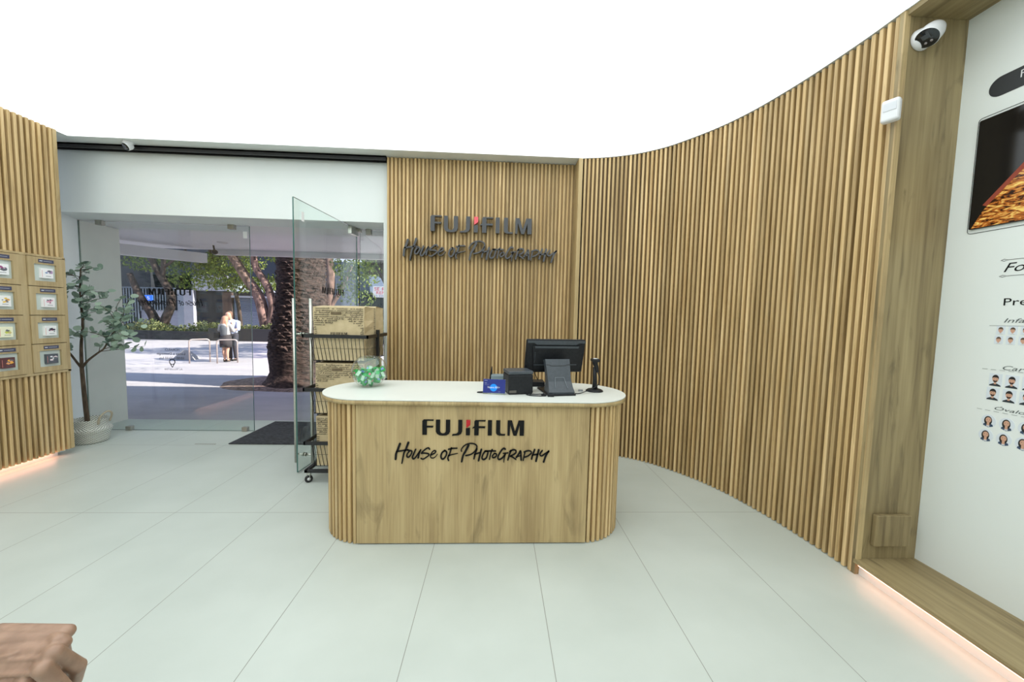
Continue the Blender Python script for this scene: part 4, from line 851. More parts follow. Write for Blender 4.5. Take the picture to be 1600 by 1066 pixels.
for title, ty, tz, rule_y, rule_z, py_, pz, wd, hg, dx, dz, st, lab in (
    ('Infantil', 1.592, 1.428, 1.640, 1.413, 1.614, 1.372, .030, .040, .040, -.046, 'child', 'printed grid of small child portraits on the right wall'),
    ('Cartilla', 1.578, 1.206, 1.648, 1.202, 1.620, 1.124, .044, .060, .055, -.068, 'man', 'printed grid of bearded man portraits on the right wall'),
    ('Óvalo', 1.590, 1.012, 1.652, 1.003, 1.632, .921, .052, .062, .062, -.072, 'oval', 'printed round portraits of a woman low on the right wall')):
    pg = thing('printed_portrait_sheet', lab, 'wall graphic', (2.389, py_, pz + dz))
    q = MB(); v, f = text_poly(title, .020, .135 if title != 'Óvalo' else .10, .001, shear=.3, M=RW(ty, tz)); q.add(v, f); q.build('title', M_tg, pg)
    q = MB()
    for k in range(12): q.tube([RW(rule_y, rule_z, .0008) @ Vector((x, 0, 0)) for x in (k * .03, k * .03 + (.018 if st != 'child' else .03))], .0007, 4)
    q.build('rule', M_tg, pg)
    for r in range(2):
        for c in range(5): portrait(pg, py_ - c * dx + r * .004, pz + r * dz, wd, hg, st)

# ------------------------------------------------------------------ bystander's hand at the frame corner
def flesh(name, caps, vox, m, parent=None, smooth=8):
    """tapered capsules fused by a voxel remesh into one continuous surface"""
    q = MB()
    for (a, ra, b_, rb_) in caps:
        a = Vector(a); b_ = Vector(b_); n = max(2, int((b_ - a).length / (min(ra, rb_) * .35)) + 1)
        P = [a + (b_ - a) * (i / n) for i in range(n + 1)]; q.tube(P, [ra + (rb_ - ra) * i / n for i in range(n + 1)], 16, caps=True); q.ball(a, ra, 16, 10); q.ball(b_, rb_, 16, 10)
    o = q.build(name, m, None)
    md = o.modifiers.new('r', 'REMESH'); md.mode = 'VOXEL'; md.voxel_size = vox; md.use_smooth_shade = True
    ms_ = o.modifiers.new('s', 'SMOOTH'); ms_.iterations = smooth; ms_.factor = .5
    bpy.context.view_layer.update(); dg = bpy.context.evaluated_depsgraph_get()
    me = bpy.data.meshes.new_from_object(o.evaluated_get(dg)); me.name = name; o.modifiers.clear(); o.data = me
    if not me.materials: me.materials.append(m)
    for p in me.polygons: p.use_smooth = True
    if parent is not None: o.parent = parent; o.matrix_parent_inverse = parent.matrix_basis.inverted()
    return o
def skinmat(name, c1, c2, sc=60):
    m = noisy(name, c1, c2, (sc, sc, sc), .5, detail=5, bump=.15, bd=.002); b = m.node_tree.nodes['Principled BSDF']
    b.inputs['Subsurface Weight'].default_value = .15; b.inputs['Subsurface Radius'].default_value = (.01, .004, .002); b.inputs['Subsurface Scale'].default_value = .5; return m
M_hand = skinmat('hand_skin', (.25, .15, .10), (.34, .21, .145), 45)
def cp(px, py, d):      # a world point given as camera-frame metres at depth d
    return Vector((0, 0, 1.4)) + (f_ + r_ * ((px - 800) / 560.47) - u_ * ((py - 533) / 560.47)) * d
K = {'index': cp(93, 1002, .505), 'middle': cp(84, 1022, .487), 'ring': cp(67, 1046, .474), 'little': cp(38, 1070, .470)}
PIP = {'index': cp(102, 1032, .560), 'middle': cp(121, 1042, .520), 'ring': cp(106, 1085, .50), 'little': cp(76, 1100, .495)}
DIP = {'index': cp(100, 1052, .56), 'middle': cp(116, 1066, .54), 'ring': cp(95, 1105, .53), 'little': cp(62, 1120, .52)}
TIP = {'index': cp(80, 1050, .56), 'middle': cp(96, 1068, .55), 'ring': cp(76, 1104, .54), 'little': cp(45, 1118, .525)}
wr = cp(-30, 1006, .52); wr2 = cp(-50, 1066, .50)
F4 = (('index', .0090, .05), ('middle', .0104, .33), ('ring', .0098, .66), ('little', .0088, .95))
caps = []
for k, rr, u in F4:
    s_ = wr.lerp(wr2, u); kn = K[k]; back = (s_ - kn).normalized()
    caps += [(s_, .017, kn + back * .020 + f_ * .007, .0082), (kn + back * .020 + f_ * .007, .0082, kn, rr * 1.02)]
    caps += [(kn, rr, PIP[k], rr * .92), (PIP[k], rr * .95, DIP[k], rr * .84), (DIP[k], rr * .84, TIP[k], rr * .72)]
    caps += [(s_ + f_ * .016, .016, kn + f_ * .016 + back * .012, .010)]
    # tendon ridge on the back of the hand
    caps += [(s_.lerp(kn, .35) - f_ * .0112, .0026, kn - f_ * .0052, .0036)]
caps += [(wr.lerp(wr2, .4) - f_ * .0135, .0030, K['middle'].lerp(wr, .45) - f_ * .0105, .0026), (K['middle'].lerp(wr, .45) - f_ * .0105, .0026, K['index'].lerp(wr, .25) - f_ * .0085, .0022)]   # a vein
caps += [(wr.lerp(wr2, .2) + f_ * .02, .016, cp(60, 1030, .56), .013), (cp(60, 1030, .56), .0125, cp(92, 1062, .575), .0105)]      # thumb
caps += [(cp(-15, 1006, .52), .018, cp(-95, 996, .535), .034)]
fa = cp(-360, 975, .64)
caps += [(wr, .020, cp(-120, 1000, .54), .030), (wr2, .019, cp(-130, 1040, .54), .028), (cp(-120, 1000, .54), .033, fa, .045)]
bs = thing('person', 'bare hand of a person just outside the left edge, fingers curled', 'person', (-1.72, .40, 0))
hn = flesh('hand', caps, .0016, M_hand, bs, 3)
bp_ = Vector((-1.72, .40, 0)); V = lambda a, b_, c: bp_ + Vector((a, b_, c))
bcaps = [(V(0, 0, .95), .14, V(0, 0, 1.28), .15), (V(0, -.17, 1.40), .06, V(0, .17, 1.40), .06), (V(0, 0, 1.40), .06, V(.01, 0, 1.54), .055), (V(.02, 0, 1.60), .09, V(.015, 0, 1.66), .092), (V(.06, 0, 1.56), .05, V(.07, 0, 1.58), .05), (V(.105, 0, 1.60), .018, V(.115, 0, 1.585), .014)]
for sy in (-1, 1): bcaps += [(V(0, sy * .09, .92), .095, V(.01, sy * .10, .50), .06), (V(.01, sy * .10, .50), .06, V(0, sy * .10, .09), .04), (V(0, sy * .10, .05), .04, V(.14, sy * .10, .035), .034), (V(.02, sy * .09, 1.62), .016, V(.0, sy * .095, 1.60), .014)]
bcaps += [(V(0, .20, 1.37), .055, fa, .043), (V(0, -.20, 1.37), .055, V(-.03, -.25, 1.08), .042), (V(-.03, -.25, 1.08), .04, V(.04, -.26, .84), .028), (V(.04, -.26, .84), .034, V(.06, -.26, .74), .02)]
bcaps = bcaps[:-1]
for k, (dx, ln) in enumerate(((.030, .085), (.010, .095), (-.010, .088), (-.030, .070))): bcaps += [(V(.045, -.26, .84), .022, V(.05 + dx, -.26, .78), .010), (V(.05 + dx, -.26, .78), .009, V(.056 + dx, -.245, .78 - ln * .55), .0082), (V(.056 + dx, -.245, .78 - ln * .55), .0082, V(.058 + dx, -.225, .78 - ln), .007)]
bcaps += [(V(.05, -.255, .83), .014, V(.095, -.235, .785), .010), (V(.095, -.235, .785), .010, V(.10, -.225, .755), .008)]
flesh('body', bcaps, .006, M_hand, bs, 2)
for sy in (-1, 1): MB().ball(V(.098, sy * .034, 1.635), (.008, .014, .008)).build('eye', mat('eye_white', (.6, .6, .58), .2), bs); MB().ball(V(.1045, sy * .034, 1.635), (.004, .006, .006)).build('iris', mat('dark_iris', (.02, .012, .008), .2), bs)
MB().ball(V(.100, 0, 1.545), (.012, .026, .006)).build('mouth', mat('lips', (.30, .11, .09), .5), bs)
flesh('shirt', [(V(0, 0, .93), .155, V(0, 0, 1.30), .168), (V(0, -.18, 1.39), .074, V(0, .18, 1.39), .074), (V(0, .20, 1.37), .072, V(0, .20, 1.37).lerp(fa, .6), .058), (V(0, -.20, 1.37), .072, V(-.02, -.235, 1.16), .06)], .010, noisy('navy_cotton', (.02, .03, .05), (.03, .04, .065), (90, 90, 90), .9), bs, 3)
flesh('trousers', [(V(0, 0, .90), .155, V(0, 0, .95), .155)] + [(V(0, sy * .09, .90), .112, V(.01, sy * .10, .50), .08) for sy in (-1, 1)] + [(V(.01, sy * .10, .50), .08, V(0, sy * .10, .09), .062) for sy in (-1, 1)], .010, noisy('dark_denim', (.02, .022, .03), (.035, .04, .05), (90, 90, 90), .9), bs, 3)
flesh('hair', [(V(-.025, 0, 1.63), .088, V(-.012, 0, 1.69), .088), (V(-.012, 0, 1.69), .088, V(.02, 0, 1.705), .07)], .008, mat('dark_brown_hair', (.03, .02, .015), .7), bs, 2)
flesh('shoes', [(V(-.02, sy * .10, .045), .045, V(.15, sy * .10, .04), .04) for sy in (-1, 1)], .010, M_black, bs, 2)

# ------------------------------------------------------------------ outside
G = -0.4
M_pave = noisy('plaza_paving', (0.36, 0.345, 0.36), (0.46, 0.435, 0.45), (0.9, 2.2, 1), 0.8, detail=8, ramp=(.3, .7))
struct(MB().box((-80, 4.667, G - .2), (30, 70, G)).build('plaza_ground', M_pave), 'paved plaza outside the glass')
M_conc = noisy('beige_concrete', (0.62, 0.61, 0.56), (0.67, 0.655, 0.60), (4, 4, 4), .8)
struct(MB().box((-5.3, 4.25, G), (-4.63, 4.667, 2.36)).build('wall_outside_left', M_conc), 'beige concrete wall end outside the left glass')
M_can = noisy('canopy_plaster', (0.82, 0.80, 0.80), (0.85, 0.83, 0.83), (1, 1, 1), .8)
struct(MB().box((-12, 4.30, 2.68), (12, 7.92, 3.4)).box((-5.98, 7.92, 2.57), (12, 8.0, 3.4)).box((-12, 7.92, 2.68), (-5.98, 8.0, 3.4)).build('canopy', M_can), 'pale plaster canopy over the entrance')
struct(MB().box((-12, 4.27, 2.362), (12, 4.667, 3.4)).build('trim_3', M_can))
struct(MB().box((-1.14, 4.27, G), (12, 4.667, 2.362)).box((-12, 4.27, G), (-5.31, 4.6, 2.362)).build('wall_outside', M_conc))
q = MB(); q.prism([(-6.16, 7.99), (-6.30, 8.02), (-8.6, 5.7), (-8.45, 5.58)], 2.40, 2.60); bm_ = q.build('canopy_beam', M_can); struct(bm_, 'slanting plaster beam under the canopy')
q = MB().lathe([(0.0005, 2.676), (.07, 2.676), (.085, 2.672), (.09, 2.68)], 28, (-5.2, 7.12, 0)); tag(q.build('ceiling_light', mat('downlight', (.5, .48, .47), .4)), 'round recessed light in the canopy outside', 'light')
q = MB().ball((-5.60, 7.45, 2.55), (.055, .055, .05)); q.tube([(-5.62, 7.45, 2.68), (-5.60, 7.45, 2.56)], .015, 8); tag(q.build('dome_camera', M_black), 'small dark dome camera hanging under the canopy outside', 'camera')

M_trunk = noisy('tree_bark', (.025, .018, .016), (.08, .055, .045), (6, 6, 2), .9, bump=.6, bd=.03)
M_trunk2 = noisy('reddish_bark', (.05, .032, .026), (.26, .17, .14), (5, 5, 2), .9, bump=.6, bd=.03)
M_lv1 = leafmat('tree_leaf', (.03, .07, .02), (.26, .34, .06), trans=.35)
M_lv2 = leafmat('dark_leaf', (.02, .05, .02), (.10, .17, .05), trans=.3)
M_lv3 = leafmat('hedge_leaf', (.06, .10, .03), (.45, .47, .18), trans=.3)
def leaf_cloud(clusters, n, size, seed):
    r = random.Random(seed); q = MB(); tot = sum(c[3] * c[4] * c[5] for c in clusters)
    for (cx, cy, cz, rx, ry, rz) in clusters:
        for _ in range(int(n * rx * ry * rz / tot)):
            while True:
                a, b_, c = r.uniform(-1, 1), r.uniform(-1, 1), r.uniform(-1, 1)
                d = a * a + b_ * b_ + c * c
                if d <= 1 and (d > .15): break
            p = Vector((cx + a * rx, cy + b_ * ry, cz + c * rz))
            e = Euler((r.uniform(0, PI), r.uniform(0, PI), r.uniform(0, PI))).to_matrix(); s = size * r.uniform(.6, 1.3)
            q.add([p + e @ Vector(v) * s for v in ((-.5, 0, 0), (0, -.28, .05), (.5, 0, 0), (0, .28, .05))], [(0, 1, 2, 3)])
    return q
def tree(name, label, branches, clusters, n, size, mt_, ml_, seed):
    base = branches[0][0][0]; t = thing(name, label, 'tree', (base[0], base[1], base[2]), 'trees on the plaza'); q = MB()
    for pts, r0, r1 in branches:
        P = spline(pts, 5); q.tube(P, [r0 + (r1 - r0) * i / (len(P) - 1) for i in range(len(P))], 10)
    q.build('trunk', mt_, t)
    if clusters: leaf_cloud(clusters, n, size, seed).build('foliage', ml_, t)
    return t
Y = 24
tree('forked_tree', 'dark tree with a low V fork left of the couple outside',
     [([(-21.55, Y, G), (-21.6, Y, .25)], .42, .38), ([(-21.6, Y, -.1), (-22.0, Y, 1.0), (-22.45, Y, 1.7), (-22.9, Y, 2.6), (-23.3, Y, 3.6)], .28, .15), ([(-21.5, Y, -.1), (-21.2, Y, .8), (-20.85, Y, 1.6), (-20.85, Y, 2.4), (-21.3, Y, 3.3), (-21.8, Y, 4.3), (-22.2, Y, 5.6)], .26, .16),
      ([(-21.3, Y, 3.3), (-21.2, Y, 4.4), (-21.1, Y, 6.0)], .14, .10), ([(-21.25, Y, 4.0), (-20.6, Y, 4.5), (-19.8, Y, 5.2)], .09, .05)],
     [(-20.0, Y + 1, 3.4, 2.2, 1.2, .75), (-18.3, Y + 1, 3.7, 2.0, 1.2, .7), (-21.8, Y, 7.2, 3.4, 3, 1.5), (-23.6, Y + 2, 4.6, 2.2, 1, .7), (-21, Y + 1.5, 4.6, 2.4, 1, .5)], 11000, .17, M_trunk, M_lv1, 1)
tree('slim_tree', 'slim dark tree with light leaves in the middle of the outside view',
     [([(-18.2, Y + 2.5, G), (-18.5, Y + 2.5, 2.4), (-19.2, Y + 2.5, 3.6), (-20.1, Y + 2.5, 5.0), (-20.3, Y + 2.5, 7)], .13, .10), ([(-18.5, Y + 2.5, 2.4), (-17.9, Y + 2.5, 3.2), (-17.3, Y + 2.5, 3.6)], .07, .04), ([(-20.0, Y + 2.5, 4.8), (-19.2, Y + 2.5, 5.4)], .09, .06)],
     [(-18.4, Y + 2, 4.7, 2.3, 1.4, .8), (-17.5, Y + 2.2, 3.2, 2.2, 1.4, .55), (-19, Y + 2, 7.0, 3, 2, 1.4)], 8000, .17, M_trunk, M_lv1, 2)
tree('leaning_tree', 'thick reddish leaning tree left of the palm trunk outside',
     [([(-14.9, Y, G), (-14.85, Y, .5)], .48, .40), ([(-14.9, Y, .2), (-15.1, Y, 1.3), (-15.4, Y, 2.4), (-16.1, Y, 3.5), (-17.0, Y, 5.0), (-18, Y, 7)], .36, .25), ([(-14.8, Y, .2), (-14.5, Y, 1.6), (-14.8, Y, 3.0), (-15.5, Y, 4.2), (-15.7, Y, 5.6)], .26, .2), ([(-14.7, Y, .4), (-14.1, Y, 2.0), (-13.8, Y, 4.2), (-13.6, Y, 6)], .24, .17)],
     [(-15.3, Y + 1, 3.3, 2.1, 1.2, .6), (-14.0, Y + .8, 4.9, 1.2, 1.2, .5), (-14.6, Y + 1, 5.2, 1.6, 1.2, .5), (-16, Y, 8.0, 4, 3.5, 1.4)], 9000, .17, M_trunk2, M_lv1, 3)
tree('sunlit_tree', 'pale trunked tree right of the palm seen through the open glass door',
     [([(-10.0, Y - 2, G), (-10.1, Y - 2, 1.5), (-9.9, Y - 2, 3.2), (-10.1, Y - 2, 5.5)], .30, .22), ([(-10.1, Y - 2, 1.5), (-9.3, Y - 2, 2.8), (-8.7, Y - 2, 4.2)], .15, .09), ([(-10.0, Y - 2, 2.4), (-10.7, Y - 2, 3.6), (-11, Y - 2, 5)], .15, .10)],
     [(-8.6, Y - 1, 3.9, 1.5, 1.1, .9), (-8.4, Y - 1, 2.4, .8, .8, .6), (-9.5, Y - 2, 7.4, 3.4, 3, 1.3)], 5500, .16, M_trunk2, M_lv1, 4)
tree('leafy_tree', 'bright green leafy tree at the right edge of the outside view',
     [([(-4.8, 16.8, G), (-4.85, 16.8, 2.5), (-4.4, 16.7, 4.6), (-3.4, 16.5, 6.0)], .17, .09), ([(-4.85, 16.8, 2.2), (-5.6, 16.8, 3.6), (-6.6, 16.8, 4.2)], .07, .04)],
     [(-6.75, 16.8, 2.5, .55, .6, .7), (-6.5, 16.8, 3.6, 1.1, .7, .6), (-3.0, 15.4, 5.8, 3.0, 1.7, .7), (-1.0, 18.0, 6.3, 3.2, 1.6, .7), (.5, 13.7, 6.0, 2.6, .7, .5)], 9000, .16, M_trunk, M_lv1, 5)  # last three crown clusters are out of view, added to streak the plaza with shade
# palm
M_palm = noisy('palm_bark', (.018, .012, .011), (.085, .055, .046), (9, 9, 22), .95, detail=7, bump=1.0, bd=.04)
pm = thing('palm_tree', 'massive shaggy palm trunk just outside the entrance', 'tree', (-4.93, 9.35, G))
q = MB(); rp = random.Random(3); cx, cy = -4.93, 9.35
prof = [(.92, G), (.80, G + .12), (.72, G + .3), (.73, .1), (.76, .35), (.70, .8), (.60, 1.3), (.54, 1.9), (.53, 2.8), (.53, 5.0)]
q.lathe(prof, 28, (cx, cy, 0)); 
def rad(z):
    for (r0, z0), (r1, z1) in zip(prof, prof[1:]):
        if z <= z1: return r0 + (r1 - r0) * (z - z0) / (z1 - z0)
    return .53
z = .45; row = 0
while z < 4.6:      # old leaf bases in spiral rows
    n = 19
    for k in range(n):
        a = 2 * PI * (k + .5 * (row % 2)) / n + row * .05; r = rad(z); tv_ = Vector((math.cos(a), math.sin(a), 0)); sd_ = Vector((-math.sin(a), math.cos(a), 0)); w_ = 2 * PI * r / n * .5
        p = Vector((cx, cy, z)) + tv_ * (r - .02); a += rp.uniform(-.08, .08); jut = rp.uniform(.02, .06); dn = rp.uniform(.05, .11); p = p + Vector((0, 0, rp.uniform(-.03, .03)))
        q.add([p - sd_ * w_ + Vector((0, 0, .0)), p + sd_ * w_, p + sd_ * w_ * .45 + tv_ * jut + Vector((0, 0, dn)), p - sd_ * w_ * .45 + tv_ * jut + Vector((0, 0, dn)), p + Vector((0, 0, dn * 1.3)) - sd_ * w_ * .6, p + Vector((0, 0, dn * 1.3)) + sd_ * w_ * .6],
              [(0, 1, 2, 3), (3, 2, 5, 4), (0, 3, 4), (1, 5, 2)])
    z += .078; row += 1
q.build('trunk', M_palm, pm)
q = MB()
for k in range(26):
    a = 2 * PI * k / 26; L_ = rp.uniform(2.6, 3.4); dz = rp.uniform(.2, 1.6)
    P = spline([Vector((cx + math.cos(a) * t * L_, cy + math.sin(a) * t * L_, 5.0 + dz * math.sin(t * 2.4) - 1.1 * t * t)) for t in (0, .25, .5, .75, 1)], 5)
    for i, p in enumerate(P[3:]):
        sd_ = Vector((-math.sin(a), math.cos(a), -.3))
        for s_ in (-1, 1): q.add([p, p + sd_ * s_ * .5 + Vector((math.cos(a) * .2, math.sin(a) * .2, -.12)), p + Vector((math.cos(a) * .05, math.sin(a) * .05, 0))], [(0, 1, 2)])
q.build('frond_crown', M_lv2, pm)
q = MB(); rg = random.Random(9); vs = []; n = 40
for ring, (rr, zz) in enumerate(((.5, .06), (1.1, .04), (1.7, .015), (2.0, -.01))):
    for k in range(n):
        a = 2 * PI * k / n; wv = 1 + .12 * mnoise.noise(Vector((math.cos(a) * 2, math.sin(a) * 2, ring))); vs.append((cx + rr * wv * math.cos(a), cy + rr * wv * .62 * math.sin(a), G + zz))
q.add(vs, [(r * n + k, r * n + (k + 1) % n, (r + 1) * n + (k + 1) % n, (r + 1) * n + k) for r in range(3) for k in range(n)], True)
tag(q.build('soil_bed', noisy('dry_soil', (.10, .07, .055), (.34, .24, .20), (14, 14, 14), .95, detail=8, bump=1)), 'bare patch of dry soil around the palm foot', 'soil', kind='stuff')

# planter and hedge
struct(MB().box((-40, 21.9, G), (6, 22.2, .12)).box((-16.9, 21.8, G), (-2, 22.0, .34)).build('planter_wall', mat('dark_stone', (.02, .02, .022), .6)), 'low dark planter wall across the plaza')
MB_s = MB().box((-40, 22.2, G), (6, 25.2, .02)); struct(MB_s.build('planter_bed', noisy('bed_soil', (.05, .04, .03), (.10, .08, .06), (3, 3, 3), .95)), 'soil of the long planter')
cl = [(x, 23.05 + .2 * math.sin(x), .18 + .12 * math.sin(x * 1.7), .75, .5, .42 + .1 * math.sin(x * 2.3)) for x in [-25 + i * .75 for i in range(28)]]
tag(leaf_cloud(cl, 9000, .15, 12).build('hedge', M_lv3), 'low leafy hedge growing in the dark planter outside', 'hedge', kind='stuff')
# bike racks and concrete block
def rack(x0, y0, x1, y1, label):
    a = Vector((x0, y0, G)); b_ = Vector((x1, y1, G)); H = .80; d = (b_ - a).normalized(); rr = .09
    P = [a]; 
    for k in range(6): t = PI / 2 * k / 5; P.append(a + Vector((0, 0, H - rr)) + d * rr * (1 - math.cos(t)) + Vector((0, 0, rr * math.sin(t))))
    for k in range(6): t = PI / 2 * k / 5; P.append(b_ + Vector((0, 0, H - rr)) - d * rr * (1 - math.sin(t)) + Vector((0, 0, rr * math.cos(t))))
    P.append(b_); tag(MB().tube(P, .021, 10).build('bike_rack', mat('rack_steel', (.45, .38, .36), .4, .4)), label, 'bike rack', 'steel bike racks on the plaza')
rack(-10.26, 12.42, -9.90, 12.82, 'steel hoop bike rack, the free-standing left one beside the white block')
rack(-9.42, 12.50, -8.96, 12.80, 'steel hoop bike rack directly in front of the standing couple')
bk = MB(); bk.add([(-11.55, 13.2, G), (-10.75, 13.2, G), (-10.95, 13.75, G), (-11.2, 13.75, G), (-11.2, 13.3, G + .34), (-10.98, 13.3, G + .34)], [(0, 1, 5, 4), (1, 2, 5), (2, 3, 4, 5), (3, 0, 4), (0, 3, 2, 1)])
tag(bk.build('concrete_block', mat('pale_concrete', (.34, .33, .33), .8)), 'pale wedge shaped concrete block left of the bike racks', 'block')

# people outside
M_sk = mat('skin_outdoor', (.55, .30, .22), .6)
def cap(a, ra, b_, rb_): return (a, ra, b_, rb_)
def standing_woman(x, y, z):
    t = thing('person', 'long-haired person in grey top, black skirt and heels with black bag, seen from behind', 'person', (x, y, z), 'couple standing on the plaza')
    V = lambda a, b_, c: (x + a, y + b_, z + c)
    caps = [cap(V(0, 0, .92), .13, V(0, 0, 1.08), .11), cap(V(0, 0, 1.08), .11, V(0, 0, 1.28), .135), cap(V(-.13, 0, 1.30), .055, V(.13, 0, 1.30), .055), cap(V(0, 0, 1.3), .05, V(0, 0.01, 1.42), .045), cap(V(0, .01, 1.47), .085, V(0, .02, 1.53), .085), cap(V(0, .09, 1.48), .02, V(0, .10, 1.465), .012)]
    for s in (-1, 1):
        caps += [cap(V(s * .07, 0, .88), .085, V(s * .065, -.01, .48), .052), cap(V(s * .065, -.01, .48), .053, V(s * .055, -.03, .32), .05), cap(V(s * .055, -.03, .32), .05, V(s * .05, 0, .10), .032), cap(V(s * .05, -.02, .07), .03, V(s * .05, .10, .03), .026)]
        caps += [cap(V(s * .17, 0, 1.29), .045, V(s * .24, .05, 1.08), .038), cap(V(s * .24, .05, 1.08), .036, V(s * .10, .20, 1.30), .028), cap(V(s * .10, .20, 1.30), .03, V(s * .06, .21, 1.38), .025)]
    flesh('body', caps, .018, M_sk, t, 2)
    hair = [cap(V(0, -.01, 1.52), .10, V(0, -.03, 1.40), .095), cap(V(-.05, -.05, 1.42), .06, V(-.09, -.07, 1.24), .045), cap(V(.05, -.05, 1.42), .06, V(.09, -.07, 1.24), .045), cap(V(0, -.06, 1.42), .07, V(0, -.09, 1.26), .05)]
    flesh('hair', hair, .016, mat('reddish_hair', (.42, .22, .15), .6), t, 2)
    top = [cap(V(0, 0, 1.0), .145, V(0, 0, 1.26), .155), cap(V(-.14, 0, 1.28), .068, V(.14, 0, 1.28), .068)] + [cap(V(s * .17, 0, 1.27), .062, V(s * .24, .05, 1.09), .058) for s in (-1, 1)]
    flesh('blouse', top, .018, mat('grey_blouse', (.40, .38, .38), .8), t, 2)
    flesh('vest', [cap(V(0, -.06, 1.0), .12, V(0, -.06, 1.20), .13)], .018, mat('grey_vest', (.08, .09, .11), .7), t, 2)
    MB().lathe([(.13, .98), (.165, .88), (.18, .70), (.175, .52), (.16, .52), (.13, .9)], 24, (x, y, z)).build('skirt', mat('black_skirt', (.03, .026, .033), .8), t)
    flesh('shoes', [cap(V(s * .05, -.03, .04), .03, V(s * .05, .11, .03), .03) for s in (-1, 1)] + [cap(V(s * .05, -.05, .01), .012, V(s * .05, -.05, .09), .02) for s in (-1, 1)], .012, M_black, t, 1)
    MB().bbox(V(-.34, -.12, .82), V(-.12, .10, 1.04), .03).build('bag', mat('black_leather', (.012, .012, .012), .5), t)
def standing_man(x, y, z):
    t = thing('person', 'short-haired person in pale blue shirt and dark trousers facing the long-haired one', 'person', (x, y, z), 'couple standing on the plaza')
    V = lambda a, b_, c: (x + a, y + b_, z + c)
    caps = [cap(V(0, 0, .98), .14, V(0, 0, 1.30), .16), cap(V(-.16, 0, 1.40), .06, V(.16, 0, 1.40), .06), cap(V(0, -.02, 1.42), .06, V(-.03, -.06, 1.54), .055), cap(V(-.05, -.09, 1.60), .092, V(-.05, -.10, 1.66), .092), cap(V(-.05, -.18, 1.60), .022, V(-.05, -.20, 1.585), .014)]
    for s in (-1, 1):
        caps += [cap(V(s * .09, 0, .92), .095, V(s * .10, -.02, .50), .06), cap(V(s * .10, -.02, .50), .06, V(s * .10, .02, .10), .04), cap(V(s * .10, .03, .05), .04, V(s * .10, -.12, .04), .035)]
        caps += [cap(V(s * .21, 0, 1.38), .055, V(s * .26, -.08, 1.14), .045), cap(V(s * .26, -.08, 1.14), .042, V(s * .12, -.26, 1.10), .032), cap(V(s * .12, -.26, 1.10), .035, V(s * .06, -.28, 1.12), .03)]
    flesh('body', caps, .018, M_sk, t, 2)
    flesh('hair', [cap(V(-.05, -.06, 1.66), .10, V(-.04, -.05, 1.70), .088)], .016, mat('brown_hair', (.16, .08, .05), .7), t, 2)
    flesh('shirt', [cap(V(0, 0, 1.02), .155, V(0, 0, 1.32), .175), cap(V(-.17, 0, 1.39), .075, V(.17, 0, 1.39), .075)] + [cap(V(s * .21, 0, 1.38), .072, V(s * .26, -.08, 1.14), .06) for s in (-1, 1)], .018, mat('blue_shirt', (.42, .50, .72), .8), t, 2)
    flesh('trousers', [cap(V(0, 0, .96), .15, V(0, 0, 1.0), .15)] + [c for s in (-1, 1) for c in (cap(V(s * .09, 0, .92), .11, V(s * .10, -.02, .50), .08), cap(V(s * .10, -.02, .50), .08, V(s * .10, .02, .10), .06))], .018, mat('dark_trousers', (.03, .03, .045), .8), t, 2)
    flesh('shoes', [cap(V(s * .10, .03, .04), .045, V(s * .10, -.14, .035), .04) for s in (-1, 1)], .014, M_black, t, 1)
standing_woman(-9.45, 12.95, G); standing_man(-9.47, 13.30, G)
def seated(x, y, z):
    t = thing('person', 'distant person in lavender shirt leaning beside the forked tree', 'person', (x, y, z)); V = lambda a, b_, c: (x + a, y + b_, z + c)
    caps = [cap(V(0, 0, .85), .15, V(-.18, 0, 1.25), .16), cap(V(-.2, 0, 1.3), .06, V(-.12, 0, 1.5), .055), cap(V(-.10, 0, 1.56), .10, V(-.10, 0, 1.62), .095), cap(V(-.1, -.1, 1.56), .02, V(-.1, -.12, 1.55), .015)]
    for s in (-.12, .12): caps += [cap(V(0, s, .85), .10, V(.45, s, .75), .07), cap(V(.45, s, .75), .065, V(.55, s, .1), .045), cap(V(.53, s, .06), .045, V(.68, s, .04), .04), cap(V(-.18, s * 1.6, 1.28), .055, V(.1, s * 1.7, 1.0), .045), cap(V(.1, s * 1.7, 1.0), .04, V(.38, s, .88), .035)]
    flesh('body', caps, .03, M_sk, t, 2)
    flesh('shirt', [cap(V(0, 0, .88), .17, V(-.18, 0, 1.25), .18)] + [cap(V(-.18, s, 1.28), .075, V(.1, s * 1.05, 1.0), .065) for s in (-.19, .19)], .03, mat('lavender_shirt', (.30, .30, .62), .8), t, 2)
    flesh('trousers', [c for s in (-.12, .12) for c in (cap(V(0, s, .85), .12, V(.45, s, .75), .09), cap(V(.45, s, .75), .085, V(.55, s, .12), .065))], .03, mat('charcoal_trousers', (.03, .03, .04), .8), t, 2)
    flesh('hair', [cap(V(-.12, 0, 1.62), .105, V(-.12, 0, 1.66), .095)], .03, mat('dark_hair', (.03, .02, .02), .8), t, 2)
seated(-25.9, 28.2, -.05)

